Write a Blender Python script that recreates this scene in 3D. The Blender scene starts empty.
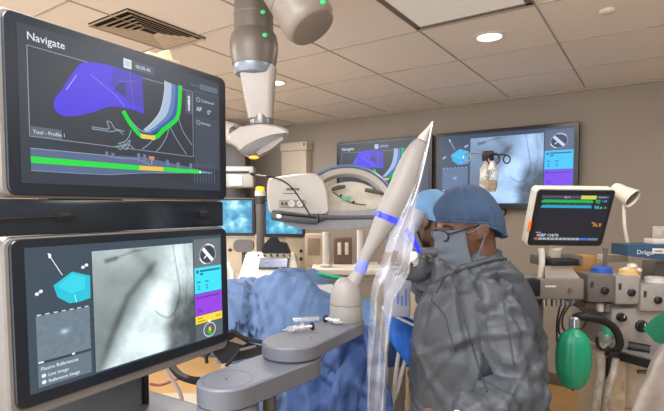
import bpy, bmesh, math, random
from mathutils import Vector, Matrix, noise, Euler
random.seed(7)
C = bpy.context.scene.collection
SC = bpy.context.scene
PI = math.pi
# ------------------------------------------------------------------ camera, world, lights, exposure
HC = 1.55                       # camera height
YAW = math.radians(34.1)        # the room is turned 34 degrees to the view
F, CX, CY, PITCH = 480.0, 332.0, 232.0, math.radians(3.0)
cd = bpy.data.cameras.new('camera'); cam = bpy.data.objects.new('camera', cd); C.objects.link(cam)
cd.sensor_fit = 'HORIZONTAL'; cd.sensor_width = 36.0; cd.lens = 36.0 * F / 664.0
cd.shift_y = (CY - 205.5) / 664.0
cd.clip_start = 0.05; cd.clip_end = 60
cam.location = (0, 0, HC); cam.rotation_euler = (PI/2 - PITCH, 0, YAW)
SC.camera = cam
SC.view_settings.view_transform = 'Standard'
SC.view_settings.look = 'None'
SC.view_settings.gamma = 1.0
SC.view_settings.exposure = 0.0
SC.view_settings.use_curve_mapping = False
w = bpy.data.worlds.new('world'); SC.world = w; w.use_nodes = True
bg = w.node_tree.nodes['Background']; bg.inputs[0].default_value = (0.96, 0.98, 1.0, 1); bg.inputs[1].default_value = 3.4   # added even fill light, let in where the rear wall is left out

VF = Matrix.Rotation(YAW, 4, 'Z')           # view-aligned floor frame: x to the right, y away, z up
ID = Matrix.Identity(4)
ZC = 1.55 + 0.98                             # ceiling height
WY, WX0, WX1, WYN = 4.5, -4.6, 1.7, -1.6     # room: back wall, left wall, right wall, rear side left open

def area(name, x, y, z, sx, sy, power, col=(1, .95, .88), rot=(0, 0, 0), shape='RECTANGLE'):
    l = bpy.data.lights.new(name, 'AREA'); l.shape = shape; l.size = sx; l.size_y = sy
    l.energy = power; l.color = col
    o = bpy.data.objects.new(name, l); C.objects.link(o); o.location = (x, y, z); o.rotation_euler = rot
    return o
# added fill lamps under the ceiling, with no fixtures of their own
WARM = (1, .84, .66)
area('added_fill_lamp', -0.8, 0.0, ZC-.06, 1.2, .6, 62, (.98, .98, 1))
area('added_fill_lamp', -3.2, 0.6, ZC-.06, 1.2, .6, 62, (.98, .98, 1))
area('added_fill_lamp', -3.4, 2.8, ZC-.06, 1.2, .6, 44, (.98, .98, 1))
area('added_fill_lamp', 0.7, 2.0, ZC-.06, 1.2, .6, 24, (.98, .98, 1))
def P(u, v, d):
    """view-frame point seen at picture position (u, v) at horizontal depth d"""
    a, b = (u-CX)/F, -(v-CY)/F
    y = math.cos(PITCH) + b*math.sin(PITCH); z = -math.sin(PITCH) + b*math.cos(PITCH)
    k = d/y
    return Vector((a*k, d, HC + z*k))
def PZ(u, v, z):
    p = P(u, v, 1.0); k = (z-HC)/(p.z-HC)
    return Vector((p.x*k, k, z))
def PW(u, v, Y=WY):
    """room-frame point on a plane parallel to the back wall"""
    p = P(u, v, 1.0); q = VF @ Vector((p.x, p.y, 0)); k = Y/q.y
    return Vector((q.x*k, Y, HC + (p.z-HC)*k))

# ------------------------------------------------------------------ materials
def lin(c):
    f = lambda x: x/12.92 if x <= .04045 else ((x+.055)/1.055)**2.4
    return tuple(f(x/255.0) for x in c[:3])
MATS = {}
def mat(name, col, rough=.55, metal=0.0, var=.06, scale=30, bump=0.0, emit=None, es=1.0, spec=.5, bscale=None, sheen=0):
    if name in MATS: return MATS[name]
    m = bpy.data.materials.new(name); m.use_nodes = True; N = m.node_tree.nodes; L = m.node_tree.links
    b = N['Principled BSDF']; c = lin(col)
    b.inputs['Roughness'].default_value = rough; b.inputs['Metallic'].default_value = metal
    b.inputs['Specular IOR Level'].default_value = spec
    if sheen: b.inputs['Sheen Weight'].default_value = sheen
    tc = N.new('ShaderNodeTexCoord'); n = N.new('ShaderNodeTexNoise'); n.inputs['Scale'].default_value = scale
    n.inputs['Detail'].default_value = 4
    L.new(tc.outputs['Object'], n.inputs['Vector'])
    r = N.new('ShaderNodeValToRGB')
    r.color_ramp.elements[0].position = .3; r.color_ramp.elements[1].position = .7
    r.color_ramp.elements[0].color = tuple(x*(1-var) for x in c)+(1,)
    r.color_ramp.elements[1].color = tuple(min(1, x*(1+var)) for x in c)+(1,)
    L.new(n.outputs['Fac'], r.inputs['Fac']); L.new(r.outputs['Color'], b.inputs['Base Color'])
    if bump:
        n2 = N.new('ShaderNodeTexNoise'); n2.inputs['Scale'].default_value = bscale or scale*3; n2.inputs['Detail'].default_value = 5
        L.new(tc.outputs['Object'], n2.inputs['Vector'])
        bu = N.new('ShaderNodeBump'); bu.inputs['Strength'].default_value = bump; bu.inputs['Distance'].default_value = .01
        L.new(n2.outputs['Fac'], bu.inputs['Height']); L.new(bu.outputs['Normal'], b.inputs['Normal'])
    if emit is not None:
        b.inputs['Emission Color'].default_value = lin(emit)+(1,); b.inputs['Emission Strength'].default_value = es
    MATS[name] = m
    return m
def clear_mat(name, col=(235, 240, 245), white=.16, gloss=.14, rough=.12):
    if name in MATS: return MATS[name]
    m = bpy.data.materials.new(name); m.use_nodes = True; N = m.node_tree.nodes; L = m.node_tree.links
    N.remove(N['Principled BSDF']); out = N['Material Output']
    t = N.new('ShaderNodeBsdfTransparent'); d = N.new('ShaderNodeBsdfDiffuse'); d.inputs[0].default_value = lin(col)+(1,)
    g = N.new('ShaderNodeBsdfGlossy'); g.inputs['Roughness'].default_value = rough; g.inputs[0].default_value = (.9, .92, .95, 1)
    a = N.new('ShaderNodeMixShader'); b = N.new('ShaderNodeMixShader')
    tc = N.new('ShaderNodeTexCoord'); n = N.new('ShaderNodeTexNoise'); n.inputs['Scale'].default_value = 14; n.inputs['Detail'].default_value = 6
    mp = N.new('ShaderNodeMapRange'); mp.inputs['From Min'].default_value = .4; mp.inputs['From Max'].default_value = .75
    mp.inputs['To Min'].default_value = white*.5; mp.inputs['To Max'].default_value = white*2.0
    L.new(tc.outputs['Object'], n.inputs['Vector']); L.new(n.outputs['Fac'], mp.inputs['Value'])
    L.new(mp.outputs[0], a.inputs[0]); L.new(t.outputs[0], a.inputs[1]); L.new(d.outputs[0], a.inputs[2])
    lw = N.new('ShaderNodeLayerWeight'); lw.inputs['Blend'].default_value = .25
    mu = N.new('ShaderNodeMath'); mu.operation = 'MULTIPLY_ADD'; mu.inputs[1].default_value = .5; mu.inputs[2].default_value = gloss*.5
    L.new(lw.outputs['Facing'], mu.inputs[0]); L.new(mu.outputs[0], b.inputs[0])
    L.new(a.outputs[0], b.inputs[1]); L.new(g.outputs[0], b.inputs[2]); L.new(b.outputs[0], out.inputs['Surface'])
    bu = N.new('ShaderNodeBump'); bu.inputs['Strength'].default_value = .5; bu.inputs['Distance'].default_value = .02
    L.new(n.outputs['Fac'], bu.inputs['Height']); L.new(bu.outputs[0], g.inputs['Normal'])
    MATS[name] = m
    return m
def screen_mat():
    if 'screen' in MATS: return MATS['screen']
    m = bpy.data.materials.new('screen'); m.use_nodes = True; N = m.node_tree.nodes; L = m.node_tree.links
    b = N['Principled BSDF']; b.inputs['Base Color'].default_value = (.004, .005, .007, 1); b.inputs['Roughness'].default_value = .35
    a = N.new('ShaderNodeAttribute'); a.attribute_name = 'Col'
    L.new(a.outputs['Color'], b.inputs['Emission Color']); b.inputs['Emission Strength'].default_value = 1.0
    MATS['screen'] = m
    return m

# ------------------------------------------------------------------ mesh builder
class MB:
    def __init__(s, M=None):
        s.bm = bmesh.new(); s.M = M or Matrix.Identity(4); s.mi = 0
    def _fin(s, geom, M2=None):
        vs = [g for g in geom if isinstance(g, bmesh.types.BMVert)]
        M = s.M @ M2 if M2 is not None else s.M
        for v in vs: v.co = M @ v.co
        for f in {f for v in vs for f in v.link_faces}: f.material_index = s.mi
        return s
    def box(s, c, d, rot=None, bev=0.0, seg=2):
        r = bmesh.ops.create_cube(s.bm, size=1.0); vs = r['verts']
        for v in vs: v.co = Vector((v.co.x*d[0], v.co.y*d[1], v.co.z*d[2]))
        if bev > 0:
            es = list({e for v in vs for e in v.link_edges})
            b = bmesh.ops.bevel(s.bm, geom=es, offset=min(bev, min(d)*.49), segments=seg, profile=.5, affect='EDGES')
            vs = list({v for f in b['faces'] for v in f.verts} | {v for v in vs if v.is_valid})
        M2 = Matrix.Translation(Vector(c)) @ (rot.to_matrix().to_4x4() if rot is not None and not isinstance(rot, Matrix) else (rot if rot is not None else ID))
        return s._fin(vs, M2)
    def hexa(s, pts):
        """eight corners: bottom four then top four, both in the same order"""
        vs = [s.bm.verts.new(Vector(p)) for p in pts]
        fs = [(3, 2, 1, 0), (4, 5, 6, 7), (0, 1, 5, 4), (1, 2, 6, 5), (2, 3, 7, 6), (3, 0, 4, 7)]
        for f in fs: s.bm.faces.new([vs[i] for i in f])
        return s._fin(vs)
    def loft(s, rings, cap=True, closed=True):
        R = [[s.bm.verts.new(Vector(p)) for p in r] for r in rings]
        n = len(R[0])
        for a, b in zip(R, R[1:]):
            for i in range(n if closed else n-1):
                j = (i+1) % n
                s.bm.faces.new((a[i], a[j], b[j], b[i]))
        if cap and closed:
            s.bm.faces.new(list(reversed(R[0]))); s.bm.faces.new(R[-1])
        return s._fin([v for r in R for v in r])
    def tube(s, path, r, n=10, cap=True):
        path = [Vector(p) for p in path]; m = len(path)
        rr = r if isinstance(r, (list, tuple)) else [r]*m
        ref = None; rings = []
        for i, p in enumerate(path):
            t = (path[min(i+1, m-1)] - path[max(i-1, 0)]).normalized()
            if ref is None:
                ref = t.orthogonal().normalized()
            ref = (ref - t*ref.dot(t)).normalized(); b = t.cross(ref)
            rings.append([p + (ref*math.cos(a) + b*math.sin(a))*rr[i] for a in [2*PI*k/n for k in range(n)]])
        return s.loft(rings, cap)
    def cyl(s, p0, p1, r0, r1=None, n=24):
        return s.tube([p0, p1], [r0, r0 if r1 is None else r1], n)
    def lathe(s, prof, origin=(0, 0, 0), axis=(0, 0, 1), n=32, sx=1.0, sy=1.0):
        """prof: (radius, height) list from start to end along axis"""
        q = Vector((0, 0, 1)).rotation_difference(Vector(axis).normalized()).to_matrix().to_4x4()
        M2 = Matrix.Translation(Vector(origin)) @ q
        rings = [[M2 @ Vector((max(r, 1e-5)*sx*math.cos(2*PI*k/n), max(r, 1e-5)*sy*math.sin(2*PI*k/n), h)) for k in range(n)] for r, h in prof]
        return s.loft(rings, True)
    def ell(s, c, r, n=20, m=12, rot=None):
        g = bmesh.ops.create_uvsphere(s.bm, u_segments=n, v_segments=m, radius=1.0)['verts']
        M2 = Matrix.Translation(Vector(c)) @ (rot if rot is not None else ID) @ Matrix.Diagonal((r[0], r[1], r[2], 1))
        return s._fin(g, M2)
    def prism(s, poly, h0, h1, plane='xy'):
        f = {'xy': lambda a, b, h: (a, b, h), 'xz': lambda a, b, h: (a, h, b), 'yz': lambda a, b, h: (h, a, b)}[plane]
        return s.loft([[f(a, b, h0) for a, b in poly], [f(a, b, h1) for a, b in poly]])
    def poly(s, pts):
        vs = [s.bm.verts.new(Vector(p)) for p in pts]; s.bm.faces.new(vs); return s._fin(vs)
    def grid(s, fn, nu, nv, thick=0.0):
        G = [[s.bm.verts.new(Vector(fn(i/nu, j/nv))) for i in range(nu+1)] for j in range(nv+1)]
        for j in range(nv):
            for i in range(nu):
                s.bm.faces.new((G[j][i], G[j][i+1], G[j+1][i+1], G[j+1][i]))
        return s._fin([v for r in G for v in r])
    def text(s, body, size, origin, xdir=(1, 0, 0), zdir=(0, 0, 1), depth=0.0, align='LEFT'):
        me = text_mesh(body, size, align, depth)
        x = Vector(xdir).normalized(); z = Vector(zdir).normalized(); nrm = x.cross(z)
        M = Matrix((x, z, nrm)).transposed().to_4x4(); M.translation = Vector(origin)
        n0 = len(s.bm.verts); s.bm.from_mesh(me); s.bm.verts.ensure_lookup_table()
        vs = s.bm.verts[n0:]; bpy.data.meshes.remove(me)
        return s._fin(list(vs), M)
    def build(s, name, m, parent=None, frame=VF, smooth=.7, origin=None, kind=None, fix=True):
        bm = s.bm
        if fix: bmesh.ops.recalc_face_normals(bm, faces=bm.faces)
        for f in bm.faces: f.smooth = True
        for e in bm.edges:
            if len(e.link_faces) == 2 and e.calc_face_angle(0) > smooth: e.smooth = False
        me = bpy.data.meshes.new(name)
        o = bpy.data.objects.new(name, me); C.objects.link(o)
        if parent is not None:
            root = parent
            while root.parent is not None: root = root.parent
            bm.transform(ROOTM[root.name].inverted() @ frame); o.parent = parent
        else:
            if origin is None:
                n = max(1, len(bm.verts)); cx = sum((v.co.x for v in bm.verts))/n; cy = sum((v.co.y for v in bm.verts))/n
                origin = Vector((cx, cy, min(v.co.z for v in bm.verts)))
            wm = Matrix.Translation(frame @ Vector(origin)) @ frame.to_3x3().to_4x4()
            bm.transform(wm.inverted() @ frame); o.matrix_world = wm; ROOTM[o.name] = wm
        bm.to_mesh(me); bm.free()
        for x in (m if isinstance(m, (list, tuple)) else [m]): me.materials.append(x)
        if kind: o['kind'] = kind
        return o
ROOTM = {}
def text_mesh(body, size, align='LEFT', depth=0.0):
    c = bpy.data.curves.new('t', 'FONT'); c.body = body; c.size = size; c.align_x = align; c.resolution_u = 3; c.offset = size*.008; c.extrude = depth
    o = bpy.data.objects.new('t', c); C.objects.link(o)
    dg = bpy.context.evaluated_depsgraph_get(); dg.update()
    me = bpy.data.meshes.new_from_object(o.evaluated_get(dg))
    bpy.data.objects.remove(o); bpy.data.curves.remove(c)
    return me
def tag(o, label, cat, group=None, kind=None):
    o['label'] = label; o['category'] = cat
    if group: o['group'] = group
    if kind: o['kind'] = kind
    return o
def thing(name, label, cat, loc, frame=VF, group=None):
    """an Empty at the thing's base; loc is in `frame`"""
    o = bpy.data.objects.new(name, None); C.objects.link(o); o.empty_display_size = .05
    wm = Matrix.Translation(frame @ Vector(loc)) @ frame.to_3x3().to_4x4()
    o.matrix_world = wm; ROOTM[o.name] = wm
    return tag(o, label, cat, group)
def basis(o, x, z=(0, 0, 1)):
    """matrix with local x along x, local z near z, local y away"""
    x = Vector(x).normalized(); z = Vector(z); z = (z - x*z.dot(x)).normalized(); y = z.cross(x)
    M = Matrix((x, y, z)).transposed().to_4x4(); M.translation = Vector(o)
    return M
def remesh(o, voxel, smooth_it=6, fn=None):
    """fuse a mesh object's overlapping volumes into one skin, smooth it, move its points with fn"""
    md = o.modifiers.new('r', 'REMESH'); md.mode = 'VOXEL'; md.voxel_size = voxel
    ms = o.modifiers.new('s', 'SMOOTH'); ms.iterations = smooth_it; ms.factor = .5
    dg = bpy.context.evaluated_depsgraph_get(); dg.update()
    me = bpy.data.meshes.new_from_object(o.evaluated_get(dg)); o.modifiers.clear()
    old = o.data; mats = [x for x in old.materials]; o.data = me; bpy.data.meshes.remove(old); me.name = o.name
    me.materials.clear()
    for x in mats: me.materials.append(x)
    if fn:
        nn = [v.normal.copy() for v in me.vertices]
        for v, n in zip(me.vertices, nn): v.co = v.co + fn(v.co, n)
    for p in me.polygons: p.use_smooth = True; p.material_index = 0
    return o
def ridged(p):
    return 1.0 - abs(noise.noise(p))*2.0
def folds(amp, sc, stretch=(1, 1, .35), seed=0):
    def fn(co, n):
        q = Vector((co.x*sc*stretch[0]+seed, co.y*sc*stretch[1], co.z*sc*stretch[2]))
        w_ = Vector((noise.noise(q*.7+Vector((9, 2, 1))), noise.noise(q*.7+Vector((3, 7, 5))), noise.noise(q*.7)))*.9
        dd = noise.voronoi(q*1.15 + w_*.5)[0]; cr = min(.5, dd[1]-dd[0])
        return n*amp*(.75*(ridged(q+w_)-.4) + .35*(ridged(q*2.3+w_)-.4) + 1.1*(cr-.25))
    return fn
def creases(o, n, amp, w0, L0, seed, down=.6):
    """straight sharp cloth creases: short ridges and troughs at random places of a mesh"""
    R = random.Random(seed); me = o.data; vs = [v.co.copy() for v in me.vertices]; nn = [v.normal.copy() for v in me.vertices]
    D = [0.0]*len(vs)
    for _ in range(n):
        k = R.randrange(len(vs)); c = vs[k]; nr = nn[k]
        t = Vector((R.gauss(0, 1), R.gauss(0, 1), R.gauss(0, 1) - down*2.2)); t = (t - nr*t.dot(nr)).normalized(); b = nr.cross(t)
        w_ = w0*R.uniform(.6, 1.6); L_ = L0*R.uniform(.5, 1.5); a = amp*R.uniform(.5, 1.2)*R.choice((1, 1, -1))
        for i, v in enumerate(vs):
            d = v-c
            x = abs(d.dot(b))
            if x > w_: continue
            l = d.dot(t)/L_
            if abs(l) > 1 or abs(d.dot(nr)) > .12: continue
            D[i] += a*(1-x/w_)*(1-l*l)
    for v, n_, d in zip(me.vertices, nn, D): v.co = v.co + n_*d
    me.update()
def rrect(w_, h, r, n=5, cx=0, cy=0):
    out = []
    for (sx, sy, a0) in ((1, 1, 0), (-1, 1, 90), (-1, -1, 180), (1, -1, 270)):
        for k in range(n+1):
            a = math.radians(a0 + 90*k/n)
            out.append((cx + sx*(w_/2-r) + r*math.cos(a), cy + sy*(h/2-r) + r*math.sin(a)))
    return out
def bez(p, n=8):
    """smooth curve through the points p (Catmull-Rom)"""
    p = [Vector(q) for q in p]; out = []
    for i in range(len(p)-1):
        a, b, c, d = p[max(i-1, 0)], p[i], p[i+1], p[min(i+2, len(p)-1)]
        for k in range(n):
            t = k/n
            out.append(.5*((2*b)+(c-a)*t+(2*a-5*b+4*c-d)*t*t+(3*b-a-3*c+d)*t**3))
    out.append(p[-1])
    return out

# ------------------------------------------------------------------ the room
M_wall = mat('wall_paint', (155, 144, 132), .75, var=.03, scale=3, bump=.05, bscale=200)
M_ceil = mat('ceiling_tile', (236, 229, 221), .85, var=.04, scale=160, bump=.12, bscale=400)
M_grid = mat('ceiling_grid_metal', (176, 168, 158), .6)
M_floor = mat('floor_vinyl', (186, 148, 98), .35, var=.08, scale=5)
M_base = mat('baseboard_rubber', (96, 82, 68), .6)
def struct(name, mb, m, parent=None, **k):
    return mb.build(name, m, parent, frame=ID, kind='structure', **k)
mb = MB(); mb.box(((WX0+WX1)/2, (WY+WYN)/2, -.05), (WX1-WX0+.2, WY-WYN+.2, .1)); floor = struct('floor', mb, M_floor)
mb = MB(); mb.box(((WX0+WX1)/2, WY+.05, ZC/2), (WX1-WX0, .1, ZC)); struct('wall_back', mb, M_wall)
mb = MB(); mb.box((WX0-.05, (WY+WYN)/2, ZC/2), (.1, WY-WYN+.2, ZC)); struct('wall_left', mb, M_wall)
mb = MB(); mb.box((WX1+.05, (WY+WYN)/2, ZC/2), (.1, WY-WYN+.2, ZC)); struct('wall_right', mb, M_wall)
mb = MB(); mb.box(((WX0+WX1)/2, (WY+WYN)/2, ZC+.05), (WX1-WX0+.2, WY-WYN+.2, .1)); ceiling = struct('ceiling', mb, M_ceil)
mb = MB()
GX = [-.52 - .608*k for k in range(-4, 7)]; GY = [4.48 - .65*k for k in range(1, 10)]
for x in GX: mb.box((x, (WY+WYN)/2, ZC-.002), (.008, WY-WYN-.01, .005))
for y in GY: mb.box(((WX0+WX1)/2, y, ZC-.002), (WX1-WX0-.01, .008, .005))
g = mb.build('ceiling_grid', M_grid, ceiling, frame=ID, kind='structure')
mb = MB(); mb.box(((WX0+WX1)/2, WY-.006, .05), (WX1-WX0-.02, .012, .10), bev=.003); struct('baseboard_back', mb, M_base)
mb = MB(); mb.box((WX0+.006, (WY+WYN)/2, .05), (.012, WY-WYN-.04, .10), bev=.003); struct('baseboard_left', mb, M_base)
# an angle strip where the ceiling meets the back wall
mb = MB(); mb.box(((WX0+WX1)/2, WY-.011, ZC-.011), (WX1-WX0-.02, .02, .02)); struct('trim_ceiling', mb, mat('ceiling_angle', (166, 156, 144), .7))

# ceiling fixtures ---------------------------------------------------------------------------------
M_diff = mat('light_diffuser', (222, 220, 214), .5, var=.02, emit=(226, 218, 206), es=.22)
t = thing('ceiling_light', 'large pale fluorescent panel set flush into the ceiling tiles', 'ceiling light', (-.82, 1.85, ZC-.012), ID)
mb = MB()
for (x, y, sx, sy) in ((-1.105, 1.86, .03, 1.25), (-.535, 1.86, .03, 1.25), (-.82, 2.472, .6, .03), (-.82, 1.25, .6, .03)):
    mb.box((x, y, ZC-.008), (sx, sy, .012), bev=.002)
mb.build('frame', mat('fixture_frame', (120, 110, 98), .5), t, frame=ID)
mb = MB(); mb.box((-.82, 1.86, ZC-.006), (.545, 1.2, .008)); mb.build('diffuser', M_diff, t, frame=ID)
M_trim = mat('white_trim', (226, 220, 208), .4)
M_lamp = mat('lamp_lens', (255, 250, 238), .3, var=0, emit=(255, 250, 240), es=3.5)
def downlight(x, y, label, power=9):
    t = thing('recessed_light', label, 'ceiling light', (x, y, ZC-.006), ID, 'recessed downlights in the ceiling')
    mb = MB(); mb.lathe([(.088, -.001), (.09, -.006), (.072, -.009), (.068, -.004), (.068, -.001)], (x, y, ZC), n=40); mb.build('trim_ring', M_trim, t, frame=ID)
    mb = MB(); mb.lathe([(.0, -.001), (.066, -.001), (.064, -.004), (0, -.0055)], (x, y, ZC), n=40); mb.build('lens', M_lamp, t, frame=ID)
    a = area('downlight_lamp', x, y, ZC-.02, .14, .14, power, (1, .88, .72), shape='DISK')
downlight(-.83, 2.84, 'round lit downlight in the ceiling above the patient monitor', 9)
downlight(-2.52, 2.93, 'round lit downlight partly hidden behind the ceiling arm', 9)
mb = MB(); mb.lathe([(0, -.0), (.036, -.0), (.036, -.008), (.03, -.013), (0, -.014)], (-.235, 2.80, ZC), n=28)
o = mb.build('sprinkler_cover', M_ceil, None, frame=ID); tag(o, 'small round sprinkler cover on the ceiling beyond the lit downlight', 'sprinkler cover')
M_vent = mat('vent_metal', (188, 174, 154), .5); M_dark = mat('dark_void', (16, 13, 11), .9)
vx, vy, vwx, vwy = -2.375, 1.69, .36, .50
t = thing('ceiling_vent', 'square louvred air vent in the ceiling behind the upper screen', 'vent', (vx, vy, ZC-.006), ID)
mb = MB(); mb.box((vx, vy, ZC-.0015), (vwx, vwy, .003)); mb.build('backing', M_dark, t, frame=ID)
for k in range(7):
    mb = MB(); a = (vwx/2)*(1-k/7.2); b = (vwy/2)*(1-k/7.2); tt = .010
    ins = .030 if k else .006
    pr = [[(a, b, -.012), (-a, b, -.012), (-a, -b, -.012), (a, -b, -.012)], [(a-ins, b-ins, .0), (-a+ins, b-ins, 0), (-a+ins, -b+ins, 0), (a-ins, -b+ins, 0)],
          [(a-ins-.003, b-ins-.003, .0), (-a+ins+.003, b-ins-.003, 0), (-a+ins+.003, -b+ins+.003, 0), (a-ins-.003, -b+ins+.003, 0)], [(a-.004, b-.004, -.012), (-a+.004, b-.004, -.012), (-a+.004, -b+.004, -.012), (a-.004, -b+.004, -.012)]]
    if a-ins-.003 < .004: continue
    mb.loft([[(vx+x, vy+y, ZC-.003+z) for x, y, z in r] for r in pr+[pr[0]]], cap=False)
    mb.build('louvre', M_vent, t, frame=ID, smooth=.3)

# ------------------------------------------------------------------ screens (flat pictures that give off light)
def homography(q):
    """unit square (s,t) of the picture quad q = TL, TR, BR, BL; returns pixel -> (s,t)"""
    (x0, y0), (x1, y1), (x2, y2), (x3, y3) = q
    dx1, dx2, dx3 = x1-x2, x3-x2, x0-x1+x2-x3; dy1, dy2, dy3 = y1-y2, y3-y2, y0-y1+y2-y3
    den = dx1*dy2-dx2*dy1; g_ = (dx3*dy2-dx2*dy3)/den; h_ = (dx1*dy3-dx3*dy1)/den
    Mx = Matrix(((x1-x0+g_*x1, x3-x0+h_*x3, x0), (y1-y0+g_*y1, y3-y0+h_*y3, y0), (g_, h_, 1))).inverted()
    def f(u, v):
        r = Mx @ Vector((u, v, 1)); return (r.x/r.z, r.y/r.z)
    return f
class Screen:
    """polygons in screen coordinates s (0..1 right) and t (0..1 down), each with a colour and a layer"""
    def __init__(s): s.it = []
    def poly(s, pts, col, k=1): s.it.append(('p', list(pts), col, k))
    def rect(s, a, b, c, d, col, k=1): s.poly([(a, b), (c, b), (c, d), (a, d)], col, k)
    def line(s, pts, wd, col, k=2, asp=1.6):
        for (a, b), (c, d) in zip(pts, pts[1:]):
            dx, dy = (c-a)*asp, d-b; L_ = math.hypot(dx, dy) or 1; nx, ny = -dy/L_*wd/2/asp, dx/L_*wd/2
            ex, ey = dx/L_*wd*.3/asp, dy/L_*wd*.3
            s.poly([(a+nx-ex, b+ny-ey), (c+nx+ex, d+ny+ey), (c-nx+ex, d-ny+ey), (a-nx-ex, b-ny-ey)], col, k)
    def frame(s, pts, wd, col, k=2): s.line(list(pts)+[pts[0]], wd, col, k)
    def disc(s, c, r, col, k=2, asp=1.6, n=24): s.poly([(c[0]+r*math.cos(2*PI*i/n)/asp, c[1]+r*math.sin(2*PI*i/n)) for i in range(n)], col, k)
    def ring(s, c, r, wd, col, k=2, asp=1.6, n=28, a0=0, a1=360):
        s.line([(c[0]+r*math.cos(math.radians(a0+(a1-a0)*i/n))/asp, c[1]+r*math.sin(math.radians(a0+(a1-a0)*i/n))) for i in range(n+1)], wd, col, k)
    def text(s, body, at, size, col, k=3): s.it.append(('t', body, at, size, col, k))
    def image(s, a, b, c, d, fn, nx, ny, k=1): s.it.append(('g', (a, b, c, d), fn, nx, ny, k))
    def build(s, M, W, H, parent, tint=(1, 1, 1), gain=1.0, name='screen'):
        bm = bmesh.new(); lay = bm.loops.layers.float_color.new('Col')
        LY = .00025
        def paint(f, col):
            c = tuple(x*gain*t_ for x, t_ in zip(lin(col), tint))+(1,)
            for l in f.loops: l[lay] = c
        def V(a, b, k): return bm.verts.new(((a-.5)*W, -k*LY, (.5-b)*H))
        for it in s.it:
            if it[0] == 'p':
                pts = it[1]
                try: f = bm.faces.new([V(a, b, it[3]) for a, b in pts]); paint(f, it[2])
                except ValueError: pass
            elif it[0] == 'g':
                (a, b, c, d), fn, nx, ny, k = it[1:]
                G = [[V(a+(c-a)*i/nx, b+(d-b)*j/ny, k) for i in range(nx+1)] for j in range(ny+1)]
                K = [[fn(i/nx, j/ny) for i in range(nx+1)] for j in range(ny+1)]
                for j in range(ny):
                    for i in range(nx):
                        f = bm.faces.new((G[j][i], G[j][i+1], G[j+1][i+1], G[j+1][i]))
                        for l, (jj, ii) in zip(f.loops, ((j, i), (j, i+1), (j+1, i+1), (j+1, i))):
                            l[lay] = tuple(x*gain*t_ for x, t_ in zip(lin(K[jj][ii]), tint))+(1,)
            else:
                _, body, at, size, col, k = it
                me = text_mesh(body, size*H); b2 = bmesh.new(); b2.from_mesh(me); bpy.data.meshes.remove(me)
                mp = {v: bm.verts.new(((at[0]-.5)*W+v.co.x, -k*LY, (.5-at[1])*H+v.co.y)) for v in b2.verts}
                for f0 in b2.faces:
                    try: paint(bm.faces.new([mp[v] for v in f0.verts]), col)
                    except ValueError: pass
                b2.free()
        root = parent
        while root.parent is not None: root = root.parent
        bm.transform(ROOTM[root.name].inverted() @ VF @ M)
        nrm = (ROOTM[root.name].inverted() @ VF @ M).to_3x3() @ Vector((0, -1, 0))
        for f in bm.faces:
            f.normal_update()
            if f.normal.dot(nrm) < 0: f.normal_flip()
        me = bpy.data.meshes.new(name); bm.to_mesh(me); bm.free(); me.materials.append(screen_mat())
        o = bpy.data.objects.new(name, me); C.objects.link(o); o.parent = parent
        return o
def cl(x, a=0., b=1.): return max(a, min(b, x))
def sst(a, b, x): x = cl((x-a)/(b-a)); return x*x*(3-2*x)
def seg_d(p, pts):
    best = 9
    for (ax, ay), (bx, by) in zip(pts, pts[1:]):
        dx, dy = bx-ax, by-ay; t_ = cl(((p[0]-ax)*dx+(p[1]-ay)*dy)/(dx*dx+dy*dy+1e-9)); best = min(best, math.hypot(p[0]-ax-t_*dx, p[1]-ay-t_*dy))
    return best
def xray(s, t):
    """a grey chest radiograph: soft shadow on the left, diaphragm line, bright lung, dark spine band on the right"""
    n = noise.fractal(Vector((s*5, t*6, 2)), 1, 2, 5); n2 = noise.noise(Vector((s*16, t*14, 7)))
    edge = seg_d((s, t), [(.03, 1.0), (.17, .68), (.3, .42), (.57, .16)])
    side = ((s-.05)*.8 + (t-1.0)*.55)/.97
    bright = sst(-.10, .13, side)
    v = 150 + 12*n - 22*sst(.2, .9, t) + 30*sst(.3, 0, t) + 100*bright*(.55+.45*sst(.1, .5, t))
    v += 22*n2*bright*.4 + 12*noise.noise(Vector((s*30, t*26, 3)))*bright
    v -= 46*math.exp(-(edge/.03)**2)*sst(1.0, .1, abs(t-.5))
    v -= 30*math.exp(-(seg_d((s, t), [(.38, .03), (.52, .18), (.54, .26)])/.05)**2)
    spine = sst(.64, .80, s + .09*noise.noise(Vector((t*4, 0, 1))) + .1*(t-.5))*sst(.3, .62, t)
    v -= 128*spine*(1-.25*noise.noise(Vector((s*9, t*9, 4))))
    v -= 30*sst(.8, 1., s)*(1+n)
    rib = abs(math.sin((t*7.5 - s*3.5)*1.0 + .6*n))
    v += 22*(rib-.5)*bright
    v -= 80*math.exp(-(seg_d((s, t), [(.12, .09), (.2, .075)])/.018)**2)
    v -= 50*math.exp(-(seg_d((s, t), [(.2, .075), (.36, .03), (.5, .02)])/.008)**2)
    cath = seg_d((s, t), [(.77, 0), (.80, .2), (.835, .42), (.82, .55), (.77, .66), (.70, .70), (.62, .66), (.56, .6)])
    v -= 65*math.exp(-(cath/.007)**2)
    v -= 24*math.exp(-(seg_d((s, t), [(.9, 0), (.93, .3), (.9, .6)])/.01)**2)
    v = cl(v, 40, 252)
    return (v*.94-2, v+1, v*1.0+2)
def blue_xray(s, t):
    n = noise.fractal(Vector((s*3.2, t*3.2, 5)), 1, 2, 5); m = math.exp(-((s-.5-.12*n)/.26)**2)
    v = cl(.2 + .75*m*(.7+.5*math.sin(t*11+2*n)) + .55*n + .2*noise.noise(Vector((s*14, t*14, 2))), .0, 1)
    return (40+150*v*v, 110+125*v, 165+85*v)

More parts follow.
